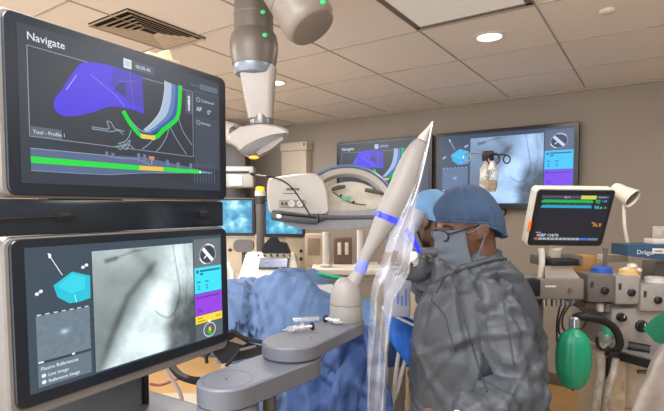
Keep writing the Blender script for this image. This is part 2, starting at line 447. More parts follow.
# the navigation picture (upper screen, repeated on the wall)
NAV = Screen(); q = homography(((16, 24), (219, 87), (219, 196), (19, 183)))
BGN = (49, 59, 72)
NAV.rect(0, 0, 1, 1, BGN, 0)
def qp(*a): return [q(u, v) for u, v in a]
NAV.poly(qp((27, 47), (191, 100), (191, 190), (28, 137)), (46, 53, 63), 1)
tl, br_ = (.065, .135), (.86, .70)
NAV.frame([(.033, .13), (.812, .145), (.812, .71), (.033, .70)], .005, (150, 165, 182), 2)
NAV.text('Navigate', (.032, .092), .07, (240, 246, 255))
purple = qp((79, 66), (91, 65), (110, 69), (140, 79), (141.5, 117), (128, 112), (108, 109), (88, 115), (66, 118.5), (53, 113), (52, 102), (60, 91), (70, 76))
purple = [(p.x, p.y) for p in bez([Vector((a, b, 0)) for a, b in purple[:3]], 1)[:2] + bez([Vector((a, b, 0)) for a, b in purple[2:]], 4)] if False else [(p.x, p.y) for p in bez([Vector((a, b, 0)) for a, b in purple[4:] + purple[:4]], 4)]
def fan(pts, col, k): NAV.poly(pts, col, k)
fan(purple, (78, 54, 234), 3)
fan(qp((112, 70), (140, 79), (141, 112), (125, 104), (108, 88)), (72, 54, 190), 4)
fan(qp((114, 88), (122, 84), (124, 100), (112, 92)), (48, 48, 120), 5)
NAV.line(qp((88, 77), (100, 87), (113, 98), (122, 109)), .005, (150, 140, 255), 5)
NAV.line(qp((64, 92), (74, 78)), .005, (190, 180, 255), 5)
NAV.line(qp((117, 84), (134, 84)), .003, (130, 120, 235), 5); NAV.line(qp((127, 74), (131, 112)), .003, (130, 120, 235), 5)
smq = lambda p_: [(v.x, v.y) for v in bez([Vector((a_, b_, 0)) for a_, b_ in p_], 4)]
tube_l = smq(qp((163, 84), (162, 98), (158, 114), (150, 125), (141, 133))); tube_r = smq(qp((178, 90), (176.5, 112), (172, 123), (160, 131), (148, 138)))
for a, b, col in ((0, .45, (176, 198, 222)), (.45, .72, (92, 130, 190)), (.72, 1.02, (48, 92, 168))):
    for i in range(len(tube_l)-1):
        mix = lambda k_, f_: (tube_l[k_][0]*(1-f_)+tube_r[k_][0]*f_, tube_l[k_][1]*(1-f_)+tube_r[k_][1]*f_)
        NAV.poly([mix(i, a), mix(i, b), mix(i+1, b), mix(i+1, a)], col, 3)
NAV.line(tube_l, .008, (205, 220, 235), 4)
NAV.line(smq(qp((122, 116), (128, 124), (137, 133), (146, 135), (154, 130))), .012, (120, 150, 205), 4)
NAV.line(smq(qp((178.5, 90), (177.5, 108), (175, 121), (168, 128), (161, 133), (155, 139), (150, 140.5))), .036, (24, 226, 62), 5)
NAV.line(smq(qp((121, 115), (126, 124), (132, 132.5), (138, 138.5), (142, 140))), .034, (24, 226, 62), 5)
NAV.line(qp((139, 139), (151, 141)), .034, (250, 214, 96), 6)
LNC = (146, 166, 184)
for pl in (((89, 131), (99, 132.5), (108, 134), (115, 133), (120, 137)), ((89, 129), (98, 130.5), (106, 131), (104, 124), (108, 125), (112, 131), (121, 134)), ((115, 146), (122, 144), (126, 139), (128, 133)), ((120, 150), (125, 147), (131, 152)), ((139, 152), (145, 148), (150, 143)), ((153, 155), (158, 150), (164, 140), (166, 133)), ((168, 131), (175, 144), (184, 158)), ((176, 120), (181, 135), (190, 149)), ((112, 149), (122, 147), (127, 143), (124, 152))):
    NAV.line(smq(qp(*pl)), .007, LNC, 3)
for c_ in ((119, 147), (122, 150), (117, 150)): NAV.ring(q(*c_), .016, .005, LNC, 3, n=12)
NAV.rect(.036, .635, .15, .698, (92, 104, 120), 4); NAV.text('Tool - Profile 1', (.044, .68), .034, (220, 228, 238), 5)
# right column
NAV.rect(.823, .12, .993, .80, (68, 77, 92), 1); NAV.rect(.823, .14, .993, .35, (60, 70, 84), 2)
NAV.ring((.848, .20), .018, .006, (170, 185, 198), 3); NAV.text('Collimated', (.866, .213), .036, (190, 202, 214), 4)
NAV.text('AP', (.835, .30), .055, (225, 232, 240), 4); NAV.text('0°', (.91, .31), .055, (225, 232, 240), 4)
NAV.ring((.848, .40), .018, .006, (170, 185, 198), 3); NAV.text('Airways', (.866, .413), .036, (190, 202, 214), 4)
NAV.line([(.935, .45), (.935, .78)], .002, (96, 106, 120), 3); NAV.line([(.91, .45), (.91, .78)], .002, (86, 96, 110), 3)
NAV.rect(.765, .16, .81, .34, (80, 92, 108), 3)
NAV.disc((.787, .20), .013, (225, 232, 240), 4); NAV.rect(.780, .215, .794, .265, (225, 232, 240), 4); NAV.rect(.782, .26, .792, .315, (225, 232, 240), 4)
NAV.rect(.425, .03, .465, .10, (225, 236, 242), 3); NAV.rect(.432, .045, .458, .085, (196, 214, 224), 4); NAV.rect(.468, .03, .585, .10, (72, 86, 104), 2); NAV.text('00:00:40', (.485, .08), .04, (205, 216, 228), 4)
NAV.rect(.86, .055, .985, .105, (92, 112, 134), 2); NAV.rect(.80, .075, .86, .09, (84, 98, 116), 2)
# strip below
NAV.poly(qp((28, 149), (103, 157.5), (140, 160), (190, 172), (209, 177), (209, 178), (160, 177), (140, 176), (105, 177), (70, 174.5), (28.5, 171)), (92, 110, 146), 2)
NAV.line(qp((28, 149), (102, 157.5), (111, 160), (134, 162), (147, 168)), .004, (170, 185, 215), 3)
NAV.line(qp((28.5, 171), (70, 174.5), (105, 177), (140, 176), (197, 177)), .004, (150, 168, 210), 3)
for u, v, h in ((102, 153.5, 5), (108, 155, 5), (134, 156, 8), (140, 157, 9), (163, 163, 7), (174, 166, 7), (187, 167, 8)):
    NAV.poly(qp((u, v), (u+3, v+.6), (u+3, v+h+.6), (u, v+h)), (112, 128, 166), 3)
NAV.poly(qp((28, 157), (137, 168.6), (137, 173.2), (28.5, 163.5)), (22, 236, 62), 4)
NAV.poly(qp((136, 168.5), (160, 170.5), (160, 174.8), (136, 173)), (246, 208, 78), 5)
NAV.poly(qp((159.5, 170.5), (197, 174.6), (197, 178), (159.5, 174.8)), (22, 236, 62), 4)
NAV.disc(q(198, 176.5), .012, (235, 248, 255), 6); NAV.line(qp((198, 176.5), (210, 177.8)), .006, (140, 200, 245), 5)
NAV.poly(qp((145.5, 159), (151.5, 160), (151, 163), (149.3, 162.7), (149, 168), (148, 168), (148, 162.5), (145.8, 162)), (222, 148, 110), 5)
for k in range(8): NAV.line([q(192+3*k, 167+.4*k), q(192+3*k, 187+.2*k)], .002, (150, 165, 182), 4)

# the fluoroscopy picture (lower screen, repeated on the wall)
FLU = Screen(); q = homography(((22.5, 247), (216, 238), (216, 328), (27, 387)))
FLU.rect(0, 0, 1, 1, (54, 70, 82), 0)
FLU.image(.258, .06, .798, .985, xray, 72, 72, 1)
FLU.line([(.256, .055), (.256, .985)], .006, (40, 48, 60), 2)
hexa_ = qp((52, 283), (71, 270), (89, 274), (89, 295), (80, 298), (68, 300), (56, 294))
FLU.poly(hexa_, (34, 184, 206), 2)
FLU.poly(qp((56, 284), (71, 272), (84, 275), (84, 286), (70, 291)), (50, 202, 220), 3)
FLU.line(qp((61, 273), (48, 254)), .005, (225, 235, 240), 3); FLU.poly(qp((46.5, 252), (50, 253), (50, 257), (47.5, 257)), (225, 235, 240), 4)
FLU.line(qp((73, 292), (75, 299)), .005, (150, 245, 250), 4)
for u, v in ((82, 266), (85.5, 264), (35, 291), (39, 288.5)): FLU.disc(q(u, v), .012, (220, 230, 235), 3)
def ct(s, t):
    n = noise.noise(Vector((s*9, t*9, 3))); v = 118+10*n+95*math.exp(-(((s-.5)/.07)**2+((t-.46)/.05)**2))
    return (v*.88, v*1.02, v*1.12)
FLU.image(.03, .47, .24, .79, ct, 24, 24, 2)
FLU.line([(.03, .47), (.24, .47)], .006, (44, 52, 62), 3)
for k in range(7): FLU.rect(.033+.031*k, .463, .033+.031*k+.016, .471, (200, 212, 222), 4)
for k in range(5): FLU.rect(.241, .50+.06*k, .245, .53+.06*k, (36, 44, 54), 4)
FLU.line([(.03, .80), (.24, .80)], .006, (44, 52, 62), 3); FLU.rect(.032, .79, .052, .802, (215, 225, 232), 4); FLU.rect(.16, .788, .172, .802, (215, 225, 232), 4)
FLU.rect(.03, .81, .24, .97, (98, 112, 126), 2)
FLU.text('Fluoro References', (.04, .855), .036, (215, 226, 232), 4); FLU.text('Live Image', (.066, .905), .034, (215, 226, 232), 4); FLU.text('Reference Image', (.066, .95), .034, (215, 226, 232), 4)
FLU.disc((.05, .893), .014, (215, 226, 232), 4); FLU.disc((.05, .938), .014, (215, 226, 232), 4)
X0, X1 = .805, .994
FLU.rect(X0, .03, X1, .30, (98, 108, 114), 1)
def dial(c, r):
    FLU.disc(c, r*1.08, (52, 58, 66), 2); FLU.ring(c, r, .011, (150, 160, 166), 3); FLU.ring(c, r*1.05, .012, (225, 230, 235), 4, a0=-100, a1=-40, n=8); FLU.ring(c, r*1.05, .012, (225, 230, 235), 4, a0=110, a1=160, n=8)
dial(((X0+X1)/2, .18), .09)
FLU.line([((X0+X1)/2-.03, .13), ((X0+X1)/2+.028, .235)], .034, (235, 238, 240), 5); FLU.line([((X0+X1)/2-.026, .215), ((X0+X1)/2-.002, .18)], .012, (235, 238, 240), 5)
FLU.rect(X0, .30, X1, .545, (54, 214, 236), 2)
FLU.rect(X0+.012, .325, X0+.028, .355, (24, 92, 120), 3); FLU.rect(X0+.036, .325, X1-.01, .345, (30, 110, 138), 3); FLU.rect(X0+.036, .355, X0+.06, .375, (30, 110, 138), 3)
for a in (X0+.014, X0+.07): FLU.rect(a, .43, a+.026, .447, (36, 140, 168), 3); FLU.text('2', (a+.004, .51), .06, (18, 70, 92), 3)
FLU.rect(X0, .55, X1, .755, (142, 62, 214), 2)
FLU.rect(X0+.012, .575, X0+.026, .60, (100, 36, 168), 3); FLU.rect(X0+.034, .58, X1-.014, .594, (100, 36, 168), 3); FLU.rect(X0+.014, .69, X0+.04, .704, (100, 36, 168), 3); FLU.rect(X0+.014, .715, X0+.05, .727, (100, 36, 168), 3)
FLU.rect(X0, .76, X1, .835, (242, 208, 60), 2); FLU.rect(X0+.012, .78, X0+.05, .79, (150, 120, 20), 3); FLU.text('16.0', (X1-.05, .81), .04, (80, 64, 10), 3); FLU.rect(X0+.012, .808, X0+.07, .82, (176, 140, 30), 3)
FLU.rect(X0, .84, X1, .995, (84, 94, 100), 1)
c_ = ((X0+X1)/2, .915); FLU.ring(c_, .066, .008, (205, 214, 218), 3); FLU.disc((c_[0], c_[1]-.085), .014, (235, 238, 240), 4)
FLU.disc((c_[0], c_[1]+.022), .024, (32, 178, 60), 4); FLU.disc((c_[0], c_[1]-.008), .018, (220, 60, 40), 5); FLU.rect(c_[0]-.006, c_[1]-.024, c_[0]+.007, c_[1]+.01, (245, 215, 70), 6); FLU.poly([(c_[0]-.012, c_[1]+.02), (c_[0]+.016, c_[1]+.02), (c_[0]+.004, c_[1]+.06)], (32, 178, 60), 4)

# ------------------------------------------------------------------ the navigation tower at the left
M_bez = mat('glossy_black_bezel', (20, 28, 37), .3, var=.03)
M_case = mat('monitor_case', (116, 112, 108), .45)
M_band = mat('dark_glass_panel', (28, 36, 44), .16, var=.05)
M_grey = mat('cart_grey', (104, 106, 108), .45)
M_dgrey = mat('dark_grey_plastic', (66, 66, 68), .5)
M_blk = mat('black_plastic', (20, 20, 22), .45)
M_rub = mat('black_rubber', (16, 16, 17), .6)
L0 = P(2, 207, .929); L1 = P(227, 207, 1.462)
SD = Vector((L1.x-L0.x, L1.y-L0.y, 0)).normalized(); SWID = (L1-L0).length
SMID = (L0+L1)/2; SN = Vector((0, 0, 1)).cross(SD)       # SN points away from the viewer
cz = lambda z: Vector((SMID.x, SMID.y, z))
tower = thing('monitor_tower', 'tall grey cart carrying two stacked screens with airway pictures', 'monitor cart', (SMID + SN*.22 - Vector((0, 0, HC)))*1.0)
def slab(mb, M, w_, h, r, y0, y1, ch=.004):
    rr = lambda k, y: [tuple(M @ Vector((a, y, b))) for a, b in rrect(w_-k, h-k, max(r-k/2, .001))]
    mb.loft([rr(ch*2, y0), rr(0, y0+ch), rr(0, y1-ch), rr(ch*2, y1)]); return mb
def tower_monitor(name, z0, z1, tilt, scr, sw, sh, off, gain, label, rise=0):
    H_ = z1-z0; M = basis(cz((z0+z1)/2), SD) @ Matrix.Rotation(tilt, 4, 'X')
    mb = slab(MB(), M, SWID, H_, .022, .004, .05); o = mb.build(name, M_case, tower); o['label'] = label
    mb = slab(MB(), M @ Matrix.Translation((.004, 0, rise)), SWID-.014, H_-.010-2*abs(rise), .019, -.003, .012, .002); mb.build('bezel', M_bez, o)
    s_ = scr.build(M @ Matrix.Translation((off[0], -.0036, off[1])), sw, sh, o, gain=gain)
    mb = MB(M); mb.box((0, .075, 0), (.16, .05, .16), bev=.01); mb.build('mount_block', M_dgrey, o)
    return o
tower_monitor('upper_monitor', HC+.018, HC+.386, 0, NAV, SWID-.066, .315, (.002, .003), .9, 'upper screen with purple and green airway picture')
tower_monitor('lower_monitor', HC-.432, HC-.060, math.radians(-1), FLU, SWID-.066, .300, (.004, .013), 1.2, 'lower screen with grey chest x-ray', .009)
mb = MB(basis(cz(HC-.021), SD)); mb.box((-.12, .016, 0), (SWID+.22, .02, .074), bev=.003)
o = mb.build('bridge_panel', M_band, tower)
mb = MB(basis(cz(HC-.021), SD))
mb.tube([(-.35, .002, -.004), (-.20, .002, .0), (-.16, .001, .002)], .0022, 6)
mb.build('panel_wire', M_blk, o)
for a_ in (-.19, .22): mb = MB(basis(cz(HC-.021), SD)); mb.box((a_, .004, 0), (.03, .006, .018), bev=.002); mb.build('panel_clip', M_blk, o)
Mc = basis(cz(0), SD)
mb = MB(Mc); mb.box((-.13, .15, .62), (.44, .07, 1.14), bev=.012); mb.build('column', M_grey, tower)
mb = MB(Mc); mb.box((.094, .115, HC-.62+.12), (.012, .02, .36), bev=.003); mb.build('column_edge', M_blk, tower)
mb = MB(Mc); mb.box((-.06, .14, 1.45), (.2, .05, .6), bev=.01); mb.build('back_rail', M_dgrey, tower)
mb = MB(Mc); mb.box((-.10, .09, .968), (.56, .34, .05), bev=.022, seg=4); mb.build('shelf', M_grey, tower)
mb = MB(Mc); mb.box((-.15, .18, .09), (.40, .5, .10), bev=.03, seg=3); mb.build('cart_base', M_grey, tower)
for a in (-.32, .02):
    for b in (-.02, .38):
        mb = MB(Mc); mb.cyl((a-.012, b, .036), (a+.012, b, .036), .035); mb.box((a, b, .05), (.03, .03, .05)); mb.build('caster', M_blk, tower)
# a small cream box sitting on top of the upper monitor
bt = P(149, 54, 1.36)
mb = MB(basis(cz(HC+.386), SD)); mb.prism([(.06, 0), (.13, 0), (.13, .012), (.118, .034), (.10, .022), (.075, .006)], .02, .05, 'xz')
mb.box((.095, .035, .004), (.1, .05, .008), bev=.002)
o = mb.build('sensor_box', mat('cream_plastic', (226, 212, 172), .4), None); tag(o, 'small cream plastic sensor box on top of the upper screen', 'sensor')

# ------------------------------------------------------------------ the wall televisions
M_tv = mat('tv_black', (16, 18, 24), .25)
def wall_tv(name, x0, x1, z0, z1, scr, label, tint, gain):
    t = thing(name, label, 'television', ((x0+x1)/2, WY-.09, z0), ID, 'televisions on the back wall')
    W_, H_ = x1-x0, z1-z0; M = Matrix.Translation(((x0+x1)/2, WY-.085, (z0+z1)/2))
    mb = slab(MB(), M, W_, H_, .01, 0, .04); mb.build('housing', M_tv, t, frame=ID)
    Ms = VF.inverted() @ M @ Matrix.Translation((0, -.0006, .006))
    scr.build(Ms, W_-.07, H_-.075, t, tint, gain)
    mb = MB(M); mb.box((0, .062, 0), (.4, .043, .3), bev=.005); mb.build('wall_mount', M_blk, t, frame=ID)
    return t
pa, pb = PW(336.5, 143, WY-.085), PW(432.5, 134, WY-.085)
wall_tv('television', pa.x, pb.x, HC-.02, pa.z, NAV, 'wall television showing the purple and green airway picture', (.9, .98, 1.2), .8)
pa, pb = PW(436, 135, WY-.085), PW(580, 120, WY-.085)
wall_tv('television', pa.x, pb.x, HC-.02, (pa.z+pb.z)/2, FLU, 'wall television showing the grey x-ray with cyan and purple boxes', (.66, .84, 1.3), .95)

# ------------------------------------------------------------------ the ceiling arm
M_boom = mat('boom_grey', (150, 140, 130), .32, var=.03)
M_boomw = mat('boom_white', (168, 161, 155), .4, var=.03)
M_joint = mat('joint_bronze_grey', (112, 102, 94), .38, metal=.1, var=.03)
M_silver = mat('brushed_silver', (176, 180, 186), .25, metal=.8, var=.03)
boom = thing('equipment_boom', 'jointed grey and white equipment arm hanging from the ceiling', 'ceiling arm', (P(254, 40, 2.0).x, 2.0, ZC-.01))
bx, by = P(254, 40, 2.0).x, 2.0
def zz(v, d): return P(332, v, d).z
mb = MB(); mb.lathe([(0, ZC-.002), (.13, ZC-.002), (.13, ZC-.02), (.09, ZC-.045), (0, ZC-.045)], (bx, by, 0), n=40); mb.build('ceiling_plate', M_boomw, boom)
mb = MB(); mb.lathe([(.078, ZC-.03), (.078, zz(17, 2)), (.08, zz(16, 2)), (.08, zz(15, 2))], (bx, by, 0), n=40)
mb.build('drop_tube', M_joint, boom)
mb = MB(); mb.lathe([(.079, zz(17, 2)), (.079, zz(34, 2))], (bx, by, 0), n=40); mb.build('tube_collar', M_joint, boom)
mb = MB(); z1, z0 = zz(32, 2), zz(66, 2)
mb.lathe([(.0, z1), (.08, z1), (.092, z1-.018), (.098, z1-.05), (.096, z1-.09), (.088, z0)], (bx, by, 0), n=48)
mb.build('swivel_joint', M_joint, boom)
mb = MB(); z1, z0 = zz(64, 2), zz(77, 2); mb.lathe([(.084, z1), (.086, z0+.03), (.078, z0+.008), (.05, z0), (0, z0)], (bx, by, 0), n=48); mb.build('joint_cap', mat('cap_blue_grey', (132, 142, 154), .3, metal=.2), boom)
# white tapering link
rings = []
for k, (v, u0, u1, dp) in enumerate(((68, 240, 276, .05), (78, 242, 275, .055), (96, 245, 274, .05), (112, 248, 273, .045), (119, 249, 273, .04))):
    p0, p1 = P(u0, v, 2.0), P(u1, v, 2.0); cx = (p0.x+p1.x)/2
    rings.append([(cx+a, 2.0+b, p0.z) for a, b in rrect(p1.x-p0.x, dp*2, .022)])
mb = MB(); mb.loft(rings); mb.build('link', M_boomw, boom)
p = P(262, 120, 2.0)
mb = MB(); mb.lathe([(.0, p.z+.028), (.042, p.z+.028), (.046, p.z), (.046, p.z-.02)], (p.x, 2.0, 0), n=32); mb.build('lower_joint', mat('joint_grey', (112, 110, 110), .3, metal=.3), boom)
# hood: a flat-topped wedge with a darker plate under its sloping side
hpl = [(p.x, p.y) for p in bez([Vector((u, v, 0)) for u, v in ((240, 127), (262, 123.5), (283, 127.5), (289, 133.5), (281, 143), (266, 154), (254, 159), (244, 155), (235, 147), (228, 142), (228, 135), (240, 127))], 4)[:-1]]
def hring(k, d): return [tuple(P(258+(u-258)*k, 140+(v-140)*k, d)) for u, v in hpl]
mb = MB(); mb.loft([hring(.90, 1.895), hring(.97, 1.905), hring(1.0, 1.93), hring(1.0, 2.08), hring(.93, 2.11)]); hood = mb.build('hood', M_boomw, boom)
lpl = ((239, 151), (246, 145), (258, 139), (272, 134.5), (286, 132.5), (286, 136), (279, 143), (266, 153), (254, 157.5), (245, 155))
mb = MB(); mb.loft([[tuple(P(263+(u-263)*k, 146+(v-146)*k, d)) for u, v in lpl] for k, d in ((.9, 1.884), (1, 1.888), (1, 1.91))]); o = mb.build('hood_lens', mat('lens_grey', (92, 90, 88), .35), boom)
mb = MB(); mb.loft([[tuple(P(268+(u-268)*k, 146+(v-146)*k, d)) for u, v in ((256, 152), (270, 143), (283, 136.5), (284, 139), (270, 150), (258, 156))] for k, d in ((.95, 1.878), (1, 1.885))]); mb.build('lens_rim', mat('lens_light', (128, 122, 116), .4), o)
mb = MB(); c_ = P(254, 157.5, 1.885); mb.ell(c_, (.02, .012, .007)); mb.build('amber_glint', mat('amber', (240, 170, 60), .3, emit=(250, 180, 60), es=.8), boom)  # yellow glint under the hood, put in as a glowing bead
mb = MB(); mb.tube([P(236, 135, 2.05), P(214, 128, 2.12), P(180, 122, 2.2)], [.045, .045, .045], 16); mb.build('side_arm', M_boomw, boom)
mb = MB(); mb.tube([P(232, 130, 1.985), P(244, 138, 1.95)], .016, 10); mb.build('hinge_pin', M_dgrey, boom)
# the horizontal support arm that comes toward the viewer
mb = MB()
a, b = P(262, -52, 1.74), P(309, 22, 1.66); dirv = (b-a).normalized()
mb.lathe([(0, 0), (.092, 0), (.092, (b-a).length+.0), (.089, (b-a).length+.012), (.080, (b-a).length+.026), (.074, (b-a).length+.029), (0, (b-a).length+.030)], a, dirv, n=40)
mb.build('support_arm', mat('arm_taupe', (136, 127, 118), .36, var=.03), boom)
mb = MB(); mb.tube([a + dirv*.02, Vector((bx, by-.02, a.z-.01))], .07, 24); mb.build('elbow_joint', M_joint, boom)
a2 = a + dirv*((b-a).length-.10)
mb = MB(); mb.lathe([(.0918, 0), (.0930, .002), (.0930, .006), (.0918, .008)], a2, dirv, n=40); mb.build('arm_seam', M_joint, boom)
for u, v, d in ((323, 2, 1.57), (263, 12, 1.918), (265, 35, 1.90)):
    mb = MB(); c_ = P(u, v, d); mb.ell(c_, (.010, .006, .008)); mb.build('green_reflection', mat('green_led_glint', (40, 150, 90), .3, emit=(60, 190, 110), es=.8), boom)  # green LED reflections, put in as small glowing beads

# ------------------------------------------------------------------ far left of the room: dark cabinet, device, screens
M_brown = mat('dark_cabinet', (58, 48, 44), .5)
M_beige = mat('beige_panel', (196, 180, 158), .5)
M_cream = mat('cream_case', (222, 214, 198), .4)
M_off = mat('off_white', (206, 202, 196), .4)
c0, c1 = P(224, 200, 5.4), P(247, 200, 5.4)
t = thing('equipment_cabinet', 'tall dark brown equipment cabinet against the far wall', 'cabinet', ((c0.x+c1.x)/2-.12, 5.5, 0))
Mx = Matrix.Translation(((c0.x+c1.x)/2-.12, 5.5, 0)); W_ = .5
ztop = P(300, 132, 5.4).z
mb = MB(Mx); mb.box((0, 0, ztop/2), (W_, .3, ztop), bev=.01); mb.build('body', M_brown, t)
for k in (-1, 1):
    mb = MB(Mx); mb.box((k*W_/4, -.157, ztop/2+.05), (W_/2-.012, .016, ztop-.16), bev=.004); d_ = mb.build('door', M_brown, t)
    mb = MB(Mx); mb.tube([(k*.03, -.165, 1.0), (k*.03, -.19, 1.02), (k*.03, -.19, 1.14), (k*.03, -.165, 1.16)], .006, 8); mb.build('handle', M_silver, d_)
# grey device on a wall arm (226-254, 165-188)
DV = 5.0
p0, p1 = P(222, 166, DV), P(254, 188, DV); cx, cz_ = (p0.x+p1.x)/2, (p0.z+p1.z)/2
t = thing('device_box', 'grey device box with a dark slot in front of the dark cabinet', 'medical device', (cx, DV, p1.z))
mb = MB(); mb.box((cx, DV+.08, cz_), (p1.x-p0.x, .16, p0.z-p1.z), bev=.025, seg=3); mb.build('housing', mat('device_grey', (150, 146, 140), .4), t)
mb = MB(); mb.box((cx-.01, DV-.004, cz_+.05), (p1.x-p0.x-.08, .012, .024), bev=.003); mb.build('slot', M_blk, t)
mb = MB(); mb.box((cx-.02, DV-.003, cz_-.035), (.13, .012, .11), bev=.004); mb.build('label_plate', M_off, t)
mb = MB(); mb.box((cx-.04, DV+.25, cz_), (.08, .2, .05), bev=.004); mb.build('bracket', M_dgrey, t)
pl = [P(250, 173.5, DV+.02), P(257, 175.2, DV-.05)]
mb = MB(); mb.tube(pl, .016, 10); mb.build('plug', M_blk, t)
cab_ = bez([P(256, 175, DV-.04), P(259, 175.4, 3.5), P(264, 176, 3.0), P(272, 177, 2.92), P(283, 181, 2.915), P(292, 188, 2.915), P(300, 199, 2.915), P(307, 210, 2.90), P(311, 217, 2.895)], 8)
# beacon post
pc = P(260, 170, 4.0)
t = thing('beacon_post', 'dark grey post topped by a yellow beacon light', 'beacon', (pc.x, 4.0, 0))
z = lambda v: P(260, v, 4.0).z
mb = MB(); mb.lathe([(0, 0), (.10, 0), (.10, .03), (.05, .05), (.034, .06), (.034, z(213)), (.037, z(212)), (.037, z(204)), (0, z(203.9))], (pc.x, 4.0, 0), n=28); mb.build('post', mat('post_grey', (104, 100, 98), .4), t)
mb = MB(); mb.lathe([(0, z(204)), (.040, z(204)), (.042, z(203)), (.042, z(196)), (0, z(196))], (pc.x, 4.0, 0)); mb.build('sleeve', mat('dark_green_grey', (58, 62, 60), .4), t)
mb = MB(); mb.lathe([(0, z(196)), (.044, z(196)), (.044, z(191)), (0, z(191))], (pc.x, 4.0, 0)); mb.build('collar', M_off, t)
mb = MB(); mb.lathe([(0, z(191)), (.036, z(191)), (.036, z(188)), (.03, z(186.8)), (0, z(186.5))], (pc.x, 4.0, 0)); mb.build('beacon_lens', mat('beacon_yellow', (236, 190, 40), .3, emit=(250, 200, 40), es=.45), t)
# workstation with the two blue screens
d_ = 4.25
t = thing('imaging_workstation', 'beige imaging workstation with two blue x-ray screens', 'workstation', (P(265, 240, d_).x, d_, 0))
def ws_screen(u0, u1, v0, v1, d, lab):
    a, b = P(u0, v0, d), P(u1, v1, d); M = Matrix.Translation(((a.x+b.x)/2, d, (a.z+b.z)/2)); W_, H_ = b.x-a.x, a.z-b.z
    o = slab(MB(), M, W_, H_, .012, .001, .045).build('monitor', M_blk, t); o['label'] = lab
    s_ = Screen(); s_.image(0, 0, 1, 1, blue_xray, 22, 24, 1); s_.build(M @ Matrix.Translation((0, .0, .004)), W_-.05, H_-.05, o, gain=1.1)
ws_screen(214, 255, 198, 236, d_, 'upright blue x-ray screen')
ws_screen(263, 305, 199, 237, d_, 'blue x-ray screen behind the white scanner housing')
mb = MB(); a, b = P(226, 236, d_+.1), P(306, 275, d_+.1); mb.box(((a.x+b.x)/2, d_+.25, a.z/2), (b.x-a.x+.1, .4, a.z), bev=.015); body = mb.build('cabinet_body', M_beige, t)
for u0, u1 in ((229, 262), (265, 284), (286, 305)):
    p0, p1 = P(u0, 238, d_+.045), P(u1, 272, d_+.045)
    mb = MB(); mb.box(((p0.x+p1.x)/2, d_+.047, (p0.z+p1.z)/2), (p1.x-p0.x, .014, p0.z-p1.z), bev=.004); mb.build('panel', M_beige, t)
for u, v in ((301, 251), (301, 259), (230, 250)):
    p = P(u, v, d_+.03); mb = MB(); mb.cyl((p.x, d_+.045, p.z), (p.x, d_+.02, p.z), .014); mb.build('socket', M_blk, t)
# grey headrest and black strap holder on the console rear
pc = P(243, 246, 3.72)
t = thing('headrest', 'dark grey padded headrest behind the cream control console', 'headrest', (pc.x, 3.77, 0))
mb = MB(); mb.prism(rrect(.155, .10, .04, cx=pc.x, cy=pc.z), 3.73, 3.79, 'xz'); mb.build('pad', mat('grey_pad', (112, 108, 106), .7), t)
mb = MB(); mb.cyl((pc.x, 3.77, pc.z), (pc.x, 3.77, .0), .02); mb.box((pc.x-.02, 3.79, .015), (.16, .16, .03), bev=.01); mb.build('post', M_dgrey, t)
pc = P(276, 244, 3.5)
mb = MB(); mb.prism([(pc.x-.10, pc.z-.06), (pc.x-.085, pc.z-.0), (pc.x-.03, pc.z+.055), (pc.x+.005, pc.z+.06), (pc.x+.03, pc.z+.02), (pc.x+.08, pc.z+.01), (pc.x+.11, pc.z-.06)], 3.46, 3.5, 'xz')
mb.tube(bez([Vector((pc.x-.07, 3.5, pc.z+.0)), Vector((pc.x, 3.47, pc.z-.03)), Vector((pc.x+.09, 3.5, pc.z-.02))]), .01, 8)
o = mb.build('folded_strap', mat('black_cloth', (34, 34, 42), .8), None); tag(o, 'dark folded strap lying behind the cream control console', 'strap')

# white paper-towel cabinet on the back wall (281-307, 143-180)
a, b = PW(281, 144, WY-.12), PW(306, 182, WY-.12)
t = thing('wall_dispenser', 'beige box dispenser mounted on the back wall above the scanner', 'dispenser', ((a.x+b.x)/2, WY-.06, b.z), ID)
xm, zm = (a.x+b.x)/2, (a.z+b.z)/2
mb = MB(); mb.box((xm, WY-.06, zm-.05), (b.x-a.x, .12, a.z-b.z-.08), bev=.012, seg=3); mb.build('body', mat('dispenser_beige', (198, 186, 168), .45), t, frame=ID)
mb = MB(); mb.box((xm+.01, WY-.07, a.z-.045), (b.x-a.x+.02, .14, .10), bev=.014, seg=3); mb.build('lid', mat('dispenser_beige', (198, 186, 168), .45), t, frame=ID)
mb = MB(); mb.box((b.x-.01, WY-.142, a.z-.03), (.02, .006, .03)); mb.build('latch', M_dgrey, t, frame=ID)

# ------------------------------------------------------------------ the scanner (C-arm)
M_ch = mat('scanner_white', (196, 190, 182), .35, var=.02)
M_chg = mat('scanner_grey', (152, 150, 152), .4)
M_bump = mat('bumper_grey', (92, 92, 96), .5)
M_blue = mat('blue_grey_trim', (98, 122, 168), .4)
DC = 2.95
S = DC/F
sc0 = P(300, 200, DC)
carm = thing('c_arm_scanner', 'white mobile c-arm scanner with curved arc and dark bumper', 'x-ray scanner', (P(310, 230, DC).x, DC+.1, 0))
# housing: rounded box lofted along the depth
def outline(pts, d, k=6): return [tuple(P(u, v, d)) for u, v in pts]
hou = [(267, 205), (266, 192), (267, 181), (271, 177.5), (283, 175.5), (300, 173.5), (314, 173), (322, 178), (327, 190), (329, 205), (328, 214), (315, 215.5), (280, 214.5), (269, 212)]
hou = [(p.x, p.y) for p in bez([Vector((u, v, 0)) for u, v in hou+[hou[0]]], 4)[:-1]]
def scaled(d, k):
    cu, cv = 302, 195; out = []
    for u, v in hou:
        p = P(cu+(u-cu)*k, cv+(v-cv)*k, DC); out.append((p.x, d, p.z))
    return out
mb = MB(); mb.loft([scaled(DC+.0, .93), scaled(DC+.012, .98), scaled(DC+.04, 1.0), scaled(DC+.30, 1.0), scaled(DC+.33, .95)]); mb.build('housing', M_ch, carm)
